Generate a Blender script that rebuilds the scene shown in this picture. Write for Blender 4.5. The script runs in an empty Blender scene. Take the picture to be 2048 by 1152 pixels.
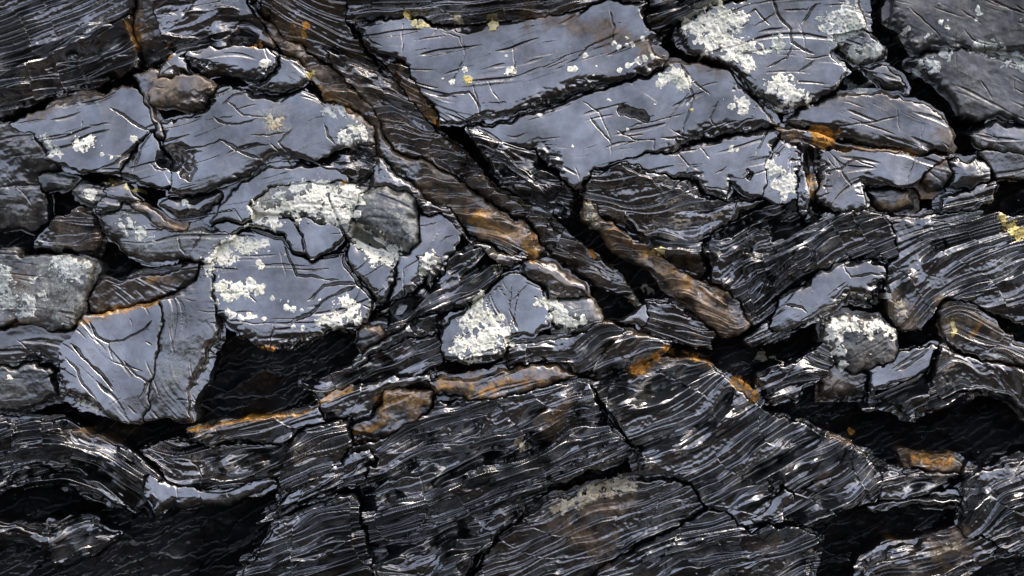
import bpy, math, time
import numpy as np
T0 = time.time()
# ------------------------------------------------------------------ camera, sky, sun, exposure
S = 0.0005            # one unit of the survey grid = 0.5 mm of rock; the face is about one metre wide
W0, H0 = 2048, 1152
ZC = 1.45             # height of the middle of the face above the ground
PHI = math.radians(8) # the face leans back by this much; the camera looks square at it
sc = bpy.context.scene
col = sc.collection
LENS = 85.0
DIST = 1024 * S * 2 * LENS / 36.0
cam = bpy.data.objects.new("camera", bpy.data.cameras.new("camera"))
col.objects.link(cam)
cam.data.lens = LENS; cam.data.sensor_width = 36
cam.data.clip_start = 0.01; cam.data.clip_end = 3000
cam.location = (0, -DIST * math.cos(PHI), ZC + DIST * math.sin(PHI))
cam.rotation_euler = (math.radians(90) - PHI, 0, 0)
sc.camera = cam
SUN_EL, SUN_AZ = math.radians(56), math.radians(48)     # azimuth clockwise from +y (into the rock)
world = bpy.data.worlds.new("World"); sc.world = world; world.use_nodes = True
nt = world.node_tree; bg = nt.nodes["Background"]
sky = nt.nodes.new("ShaderNodeTexSky"); sky.sky_type = 'NISHITA'; sky.sun_disc = False
sky.sun_elevation = SUN_EL; sky.sun_rotation = SUN_AZ
sky.air_density = 0.35; sky.dust_density = 9.0; sky.ozone_density = 0.3
nt.links.new(sky.outputs[0], bg.inputs[0]); bg.inputs[1].default_value = 0.15
sun = bpy.data.objects.new("sun", bpy.data.lights.new("sun", 'SUN'))
col.objects.link(sun)
sun.data.energy = 0.7; sun.data.angle = math.radians(60); sun.data.color = (1.0, 0.94, 0.86)
sd = (math.sin(SUN_AZ) * math.cos(SUN_EL), math.cos(SUN_AZ) * math.cos(SUN_EL), math.sin(SUN_EL))
from mathutils import Vector
sun.rotation_euler = Vector(sd).to_track_quat('Z', 'Y').to_euler()
sc.view_settings.view_transform = 'Standard'; sc.view_settings.look = 'None'
sc.view_settings.exposure = 3.15; sc.view_settings.gamma = 1.0

# ------------------------------------------------------------------ materials
def rgb(c): return (c[0], c[1], c[2], 1)
def rock_material():
    m = bpy.data.materials.new("wet_slate"); m.use_nodes = True
    t = m.node_tree; N = t.nodes; L = t.links; p = N["Principled BSDF"]
    geo = N.new("ShaderNodeNewGeometry")
    at = N.new("ShaderNodeAttribute"); at.attribute_name = "stain"
    sep = N.new("ShaderNodeSeparateColor"); L.new(at.outputs["Color"], sep.inputs[0])
    def noise(sc_, det=6, rough=0.6, dist=0.0):
        n = N.new("ShaderNodeTexNoise"); n.inputs["Scale"].default_value = sc_
        n.inputs["Detail"].default_value = det; n.inputs["Roughness"].default_value = rough
        n.inputs["Distortion"].default_value = dist
        L.new(geo.outputs["Position"], n.inputs["Vector"]); return n.outputs[0]
    def ramp(src, a, b, v0=0, v1=1):
        r = N.new("ShaderNodeMapRange"); L.new(src, r.inputs[0])
        r.inputs[1].default_value = a; r.inputs[2].default_value = b
        r.inputs[3].default_value = v0; r.inputs[4].default_value = v1; return r.outputs[0]
    def math_(op, a, b):
        r = N.new("ShaderNodeMath"); r.operation = op
        for i, x in enumerate((a, b)):
            if hasattr(x, 'default_value'): L.new(x, r.inputs[i])
            else: r.inputs[i].default_value = x
        return r.outputs[0]
    def mix(f, a, b):
        r = N.new("ShaderNodeMix"); r.data_type = 'RGBA'
        L.new(f, r.inputs[0])
        for i, x in ((6, a), (7, b)):
            if isinstance(x, tuple): r.inputs[i].default_value = rgb(x)
            else: L.new(x, r.inputs[i])
        return r.outputs[2]
    n1 = noise(14, 8, 0.65); n2 = noise(160, 6, 0.7); n3 = noise(700, 4, 0.7); n4 = noise(45, 7, 0.7, 0.6)
    base = mix(ramp(n1, 0.35, 0.65), (0.0025, 0.003, 0.003), (0.006, 0.007, 0.008))
    base = mix(ramp(n2, 0.60, 0.72), base, (0.012, 0.013, 0.013))
    brown = mix(ramp(n2, 0.35, 0.65), (0.040, 0.027, 0.015), (0.20, 0.140, 0.085))
    rust = mix(ramp(n4, 0.35, 0.65), (0.16, 0.060, 0.007), (0.56, 0.29, 0.045))
    pale = mix(ramp(n3, 0.38, 0.6), (0.05, 0.055, 0.04), (0.30, 0.32, 0.27))
    fb = math_('MULTIPLY', sep.outputs[0], ramp(n4, 0.25, 0.55))
    base = mix(fb, base, brown)
    fp = math_('MULTIPLY', sep.outputs[2], ramp(n2, 0.40, 0.58))
    base = mix(fp, base, pale)
    fr = math_('MULTIPLY', sep.outputs[1], ramp(n2, 0.38, 0.62))
    base = mix(fr, base, rust)
    L.new(base, p.inputs["Base Color"])
    dry_matte = at.outputs["Alpha"]
    stn = math_('MAXIMUM', math_('MAXIMUM', fb, fp), fr)
    rr = math_('ADD', ramp(n4, 0.3, 0.7, 0.06, 0.16), math_('MULTIPLY', math_('MAXIMUM', math_('MULTIPLY', stn, 0.8), dry_matte), 0.42))
    L.new(rr, p.inputs["Roughness"])
    p.inputs["IOR"].default_value = 1.5
    sp = math_('MULTIPLY', math_('SUBTRACT', 1.0, math_('MULTIPLY', stn, 0.72)), math_('MULTIPLY', math_('MULTIPLY', ramp(n1, 0.36, 0.6, 0.42, 1.0), ramp(n4, 0.3, 0.6, 0.72, 1.0)), math_('SUBTRACT', 1.0, math_('MULTIPLY', math_('MULTIPLY', dry_matte, dry_matte), 0.94))))
    L.new(sp, p.inputs["Specular IOR Level"])
    p.inputs["IOR"].default_value = 2.15; p.inputs["Specular Tint"].default_value = (1.0, 0.975, 0.90, 1)
    b1 = N.new("ShaderNodeBump"); b1.inputs["Strength"].default_value = 0.22; b1.inputs["Distance"].default_value = 0.0006
    L.new(n3, b1.inputs["Height"])
    b2 = N.new("ShaderNodeBump"); b2.inputs["Strength"].default_value = 0.16; b2.inputs["Distance"].default_value = 0.0016
    L.new(n2, b2.inputs["Height"]); L.new(b1.outputs[0], b2.inputs["Normal"])
    L.new(b2.outputs[0], p.inputs["Normal"])
    return m
def lichen_material(name, c0, c1, c2):
    m = bpy.data.materials.new(name); m.use_nodes = True
    t = m.node_tree; N = t.nodes; L = t.links; p = N["Principled BSDF"]
    geo = N.new("ShaderNodeNewGeometry")
    def noise(s, d=5):
        n = N.new("ShaderNodeTexNoise"); n.inputs["Scale"].default_value = s; n.inputs["Detail"].default_value = d
        L.new(geo.outputs["Position"], n.inputs["Vector"]); return n.outputs[0]
    a = noise(60); b = noise(420)
    r = N.new("ShaderNodeValToRGB"); L.new(a, r.inputs[0])
    r.color_ramp.elements[0].position = 0.3; r.color_ramp.elements[0].color = rgb(c1)
    r.color_ramp.elements[1].position = 0.55; r.color_ramp.elements[1].color = rgb(c0)
    r2 = N.new("ShaderNodeMapRange"); L.new(b, r2.inputs[0]); r2.inputs[1].default_value = 0.56; r2.inputs[2].default_value = 0.68
    mx = N.new("ShaderNodeMix"); mx.data_type = 'RGBA'; L.new(r2.outputs[0], mx.inputs[0])
    L.new(r.outputs[0], mx.inputs[6]); mx.inputs[7].default_value = rgb(c2)
    L.new(mx.outputs[2], p.inputs["Base Color"]); p.inputs["Roughness"].default_value = 0.85
    bp = N.new("ShaderNodeBump"); bp.inputs["Strength"].default_value = 0.5; bp.inputs["Distance"].default_value = 0.001
    L.new(b, bp.inputs["Height"]); L.new(bp.outputs[0], p.inputs["Normal"])
    return m
ROCK = rock_material()
LM = {
 'w': lichen_material("white_lichen", (0.72, 0.69, 0.54), (0.46, 0.46, 0.34), (0.14, 0.14, 0.10)),
 'g': lichen_material("grey_green_lichen", (0.46, 0.47, 0.40), (0.26, 0.28, 0.22), (0.06, 0.065, 0.045)),
 'y': lichen_material("yellow_lichen", (0.58, 0.46, 0.14), (0.62, 0.58, 0.36), (0.20, 0.12, 0.03)),
 'o': lichen_material("orange_lichen", (0.50, 0.24, 0.035), (0.30, 0.12, 0.02), (0.10, 0.05, 0.02)),
 't': lichen_material("tan_lichen", (0.46, 0.41, 0.28), (0.24, 0.18, 0.09), (0.05, 0.04, 0.025)),
}
gm = bpy.data.materials.new("dark_ground"); gm.use_nodes = True
gp = gm.node_tree.nodes["Principled BSDF"]
gn = gm.node_tree.nodes.new("ShaderNodeTexNoise"); gn.inputs["Scale"].default_value = 3; gn.inputs["Detail"].default_value = 8
gr = gm.node_tree.nodes.new("ShaderNodeValToRGB"); gm.node_tree.links.new(gn.outputs[0], gr.inputs[0])
gr.color_ramp.elements[0].color = (0.002, 0.002, 0.002, 1); gr.color_ramp.elements[1].color = (0.010, 0.009, 0.008, 1)
gm.node_tree.links.new(gr.outputs[0], gp.inputs["Base Color"]); gp.inputs["Roughness"].default_value = 0.9
gp.inputs["Specular IOR Level"].default_value = 0.05

# ------------------------------------------------------------------ survey grid and noise fields
GS = 1.2
X0, X1, Y0, Y1 = -96, 2144, -96, 1248
gx1 = np.arange(X0, X1, GS); gy1 = np.arange(Y0, Y1, GS)
NX, NY = len(gx1), len(gy1)
U, V = np.meshgrid(gx1.astype(np.float32), gy1.astype(np.float32))
rng = np.random.default_rng(7)
FX = np.fft.rfftfreq(NX).astype(np.float32)[None, :]; FY = np.fft.fftfreq(NY).astype(np.float32)[:, None]
F2 = FX * FX + FY * FY
def gnoise(sig):
    w = rng.standard_normal((NY, NX)).astype(np.float32)
    s = sig / GS
    f = np.fft.irfft2(np.fft.rfft2(w) * np.exp(-2 * (math.pi * s) ** 2 * F2), s=(NY, NX)).astype(np.float32)
    return f / f.std()
def blur(a, sig):
    s = sig / GS
    return np.fft.irfft2(np.fft.rfft2(a) * np.exp(-2 * (math.pi * s) ** 2 * F2), s=(NY, NX)).astype(np.float32)
N60, N30, N15, N8, N4, N2 = gnoise(60), gnoise(30), gnoise(15), gnoise(8), gnoise(4), gnoise(2)
FBM = (N30 * 1.0 + N15 * 0.6 + N8 * 0.4 + N4 * 0.25 + N2 * 0.12)
WX = gnoise(22) * 3.2 + gnoise(8) * 2.0 + gnoise(3.5) * 1.1
WY = gnoise(22) * 3.2 + gnoise(8) * 2.0 + gnoise(3.5) * 1.1

# bedding direction: (x, y, degrees; negative rises to the right)
FLOW = """50,50,-20 150,80,-20 230,40,-30 100,150,-15 230,130,-25 20,180,-15 350,20,3 420,60,-8 350,90,-20 480,40,15 150,250,-10 60,320,-10
450,220,-20 560,240,-10 480,300,-25 600,260,-30 680,330,10 750,20,-3 900,20,-8 1050,20,-12 1200,0,-18 1400,10,-20
800,80,-12 950,120,-12 1100,80,-15 1200,60,-20 1250,110,-28 1000,210,-12 1150,160,-22 1300,90,-15 1050,260,-18 1200,260,-20 1350,220,-25 1450,200,-15 1300,310,-12
520,50,45 600,120,40 680,180,45 740,250,65 800,320,35 880,380,35 960,430,32 1040,470,35 760,180,45 850,280,40 950,340,38 1050,340,45 1100,390,35 1010,300,40 1200,500,40 1300,520,32 1400,590,38 1450,630,40
790,640,-35 850,600,-30 900,560,-45 950,530,-40 830,570,-30 930,600,-30 900,510,-70 700,730,-25 800,690,-22 620,760,5 1100,700,-15 1180,710,-40 1260,690,-35 1280,720,-20
1450,450,-25 1520,420,-25 1600,420,-50 1500,500,-28 1600,470,-25 1700,460,-20 1480,560,-45 1560,550,-40 1500,630,-30 1650,520,-30 1720,490,-20 1800,450,-15 1900,460,-10 2000,430,-15 1850,540,-50 1830,600,-50 1900,520,-35 2000,490,-22 2000,570,-20 1950,560,-20 1400,390,5 1500,400,-5 1650,590,-28 1615,350,85 1610,400,75
1650,230,10 1720,240,15 1800,240,25 1800,285,12 1860,270,30 1900,30,20 1950,180,30 1600,740,-30 1620,710,45 1800,740,-30 1850,790,-20 1800,800,-28 2000,780,60 1950,660,40
30,900,-15 100,880,-3 180,900,20 250,930,35 300,980,40 20,960,-30 80,940,-10 200,970,30 240,1010,40 420,985,-5 500,970,-12 60,1060,20 150,1080,-25 120,1100,-35 450,920,-22 560,900,-22 600,870,-25
500,850,-12 700,790,-15 900,770,-8 1050,760,-12 800,930,-28 900,900,-28 1000,900,-30 850,1000,-25 950,1050,-27 780,1080,-15 1050,850,-30 1100,950,-28 900,1130,-28 600,990,-28 600,1110,-20
1230,800,-25 1300,830,-18 1350,780,-45 1420,790,-50 1480,830,-40 1300,900,-22 1400,900,-35 1500,900,-35 1600,900,-30 1450,980,-35 1550,1000,-35 1650,960,-30 1700,930,-40 1600,1040,-25 1270,770,-15 1380,740,-30
1250,1090,-25 1400,1070,-12 1540,1100,-15 1300,1130,-20 1850,1000,0 1960,1000,-70 2030,980,-20 2040,1040,-20 1750,1130,-22 1850,1110,-15 1750,980,-45 1800,960,-20 200,700,50 350,700,85 300,780,60 50,600,0 60,750,0 100,430,20 550,600,3 480,550,-5 1000,620,60 1250,600,30 1300,640,30 1380,680,30"""
fl = np.array([[float(q) for q in s.split(',')] for s in FLOW.split()], dtype=np.float32)
K = 8
cu, cv = U[::K, ::K], V[::K, ::K]
c2 = np.zeros_like(cu); s2 = np.zeros_like(cu)
for x, y, a in fl:
    w = 1.0 / ((cu - x) ** 2 + (cv - y) ** 2 + 400) ** 1.6
    c2 += w * math.cos(2 * math.radians(a)); s2 += w * math.sin(2 * math.radians(a))
def up(a):
    iy = np.clip(np.arange(NY) / K, 0, a.shape[0] - 1.001); ix = np.clip(np.arange(NX) / K, 0, a.shape[1] - 1.001)
    y0 = iy.astype(int); x0 = ix.astype(int); fy = (iy - y0)[:, None]; fx = (ix - x0)[None, :]
    return ((a[y0][:, x0] * (1 - fx) + a[y0][:, x0 + 1] * fx) * (1 - fy) + (a[y0 + 1][:, x0] * (1 - fx) + a[y0 + 1][:, x0 + 1] * fx) * fy).astype(np.float32)
nrm = np.hypot(c2, s2); c2 = up(c2 / nrm); s2 = up(s2 / nrm)
ANG0 = 0.5 * np.arctan2(s2, c2); DX0 = np.cos(ANG0).astype(np.float32); DY0 = np.sin(ANG0).astype(np.float32)
ANG = ANG0 + 0.07 * gnoise(18) + 0.04 * gnoise(8)
DX = np.cos(ANG).astype(np.float32); DY = np.sin(ANG).astype(np.float32)
def streaks(fields, length, step=1.4):
    """noise averaged along the bedding direction: long lines that follow every fold"""
    acc = [f.copy() for f in fields]; n = max(1, int(length / step / GS))
    for sg in (1, -1):
        px = np.arange(NX, dtype=np.float32)[None, :].repeat(NY, 0).copy(); py = np.arange(NY, dtype=np.float32)[:, None].repeat(NX, 1).copy()
        for k in range(n):
            ix = np.clip(np.rint(px), 0, NX - 1).astype(np.int32); iy = np.clip(np.rint(py), 0, NY - 1).astype(np.int32)
            idx = iy * NX + ix
            px += sg * step * DX.take(idx); py += sg * step * DY.take(idx)
            ix = np.clip(np.rint(px), 0, NX - 1).astype(np.int32); iy = np.clip(np.rint(py), 0, NY - 1).astype(np.int32)
            idx = iy * NX + ix; w = 1 - k / n
            for a, f in zip(acc, fields): a += w * f.take(idx)
    return [((a - a.mean()) / a.std()).astype(np.float32) for a in acc]
ST3, ST6, ST12 = streaks([gnoise(1.5), gnoise(3.4), gnoise(8)], 80)
ST3 = blur(ST3, 0.6); ST3 /= ST3.std()
def across_bedding():
    """a coordinate that grows across the layers, so that its level lines run along them"""
    st = 6.0; ux = np.arange(X0 - 480, X1 + 480, st); uy = np.arange(Y0 - 480, Y1 + 480, st); u, v = np.meshgrid(ux, uy)
    c = np.zeros_like(u); s_ = np.zeros_like(u)
    for x, y, a in fl:
        w = 1.0 / ((u - x) ** 2 + (v - y) ** 2 + 400) ** 1.6; c += w * math.cos(2 * math.radians(a)); s_ += w * math.sin(2 * math.radians(a))
    n = np.hypot(c, s_); c /= n; s_ /= n
    out = np.maximum(np.maximum(-u, u - 2048), np.maximum(-v, v - 1152)); k = np.clip(out / 380, 0, 1)
    a0 = math.radians(-20); c = c * (1 - k) + k * math.cos(2 * a0); s_ = s_ * (1 - k) + k * math.sin(2 * a0)
    ang = 0.5 * np.arctan2(s_, c); tx, ty = np.cos(ang), np.sin(ang); nx_, ny_ = -ty, tx
    fx = np.fft.rfftfreq(len(ux))[None, :]; fy = np.fft.fftfreq(len(uy))[:, None]
    kx = 2j * math.pi * fx / st; ky = 2j * math.pi * fy / st; den = kx * kx + ky * ky; den[0, 0] = 1
    gx, gy = nx_.copy(), ny_.copy()
    for it in range(160):
        mx, my = gx.mean(), gy.mean()
        P = (kx * np.fft.rfft2(gx - mx) + ky * np.fft.rfft2(gy - my)) / den; P[0, 0] = 0
        px = np.fft.irfft2(kx * P, s=u.shape) + mx; py = np.fft.irfft2(ky * P, s=u.shape) + my
        m = np.clip(px * nx_ + py * ny_, 0.45, 2.2)
        gx = m * nx_; gy = m * ny_
    psi = np.fft.irfft2(P, s=u.shape) + mx * u + my * v
    iy = (gy1 - uy[0]) / st; ix = (gx1 - ux[0]) / st; y0 = iy.astype(int); x0 = ix.astype(int); f = (iy - y0)[:, None]; g = (ix - x0)[None, :]
    A = lambda a, b: psi[y0 + a][:, x0 + b]
    w3 = lambda t: t
    return ((A(0, 0) * (1 - g) + A(0, 1) * g) * (1 - f) + (A(1, 0) * (1 - g) + A(1, 1) * g) * f).astype(np.float32)
PSI = blur(across_bedding(), 3.0)
GRIT = np.clip(N2 - 2.6, 0, 1.2) * 3.2
print("fields", round(time.time() - T0, 1))
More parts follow.
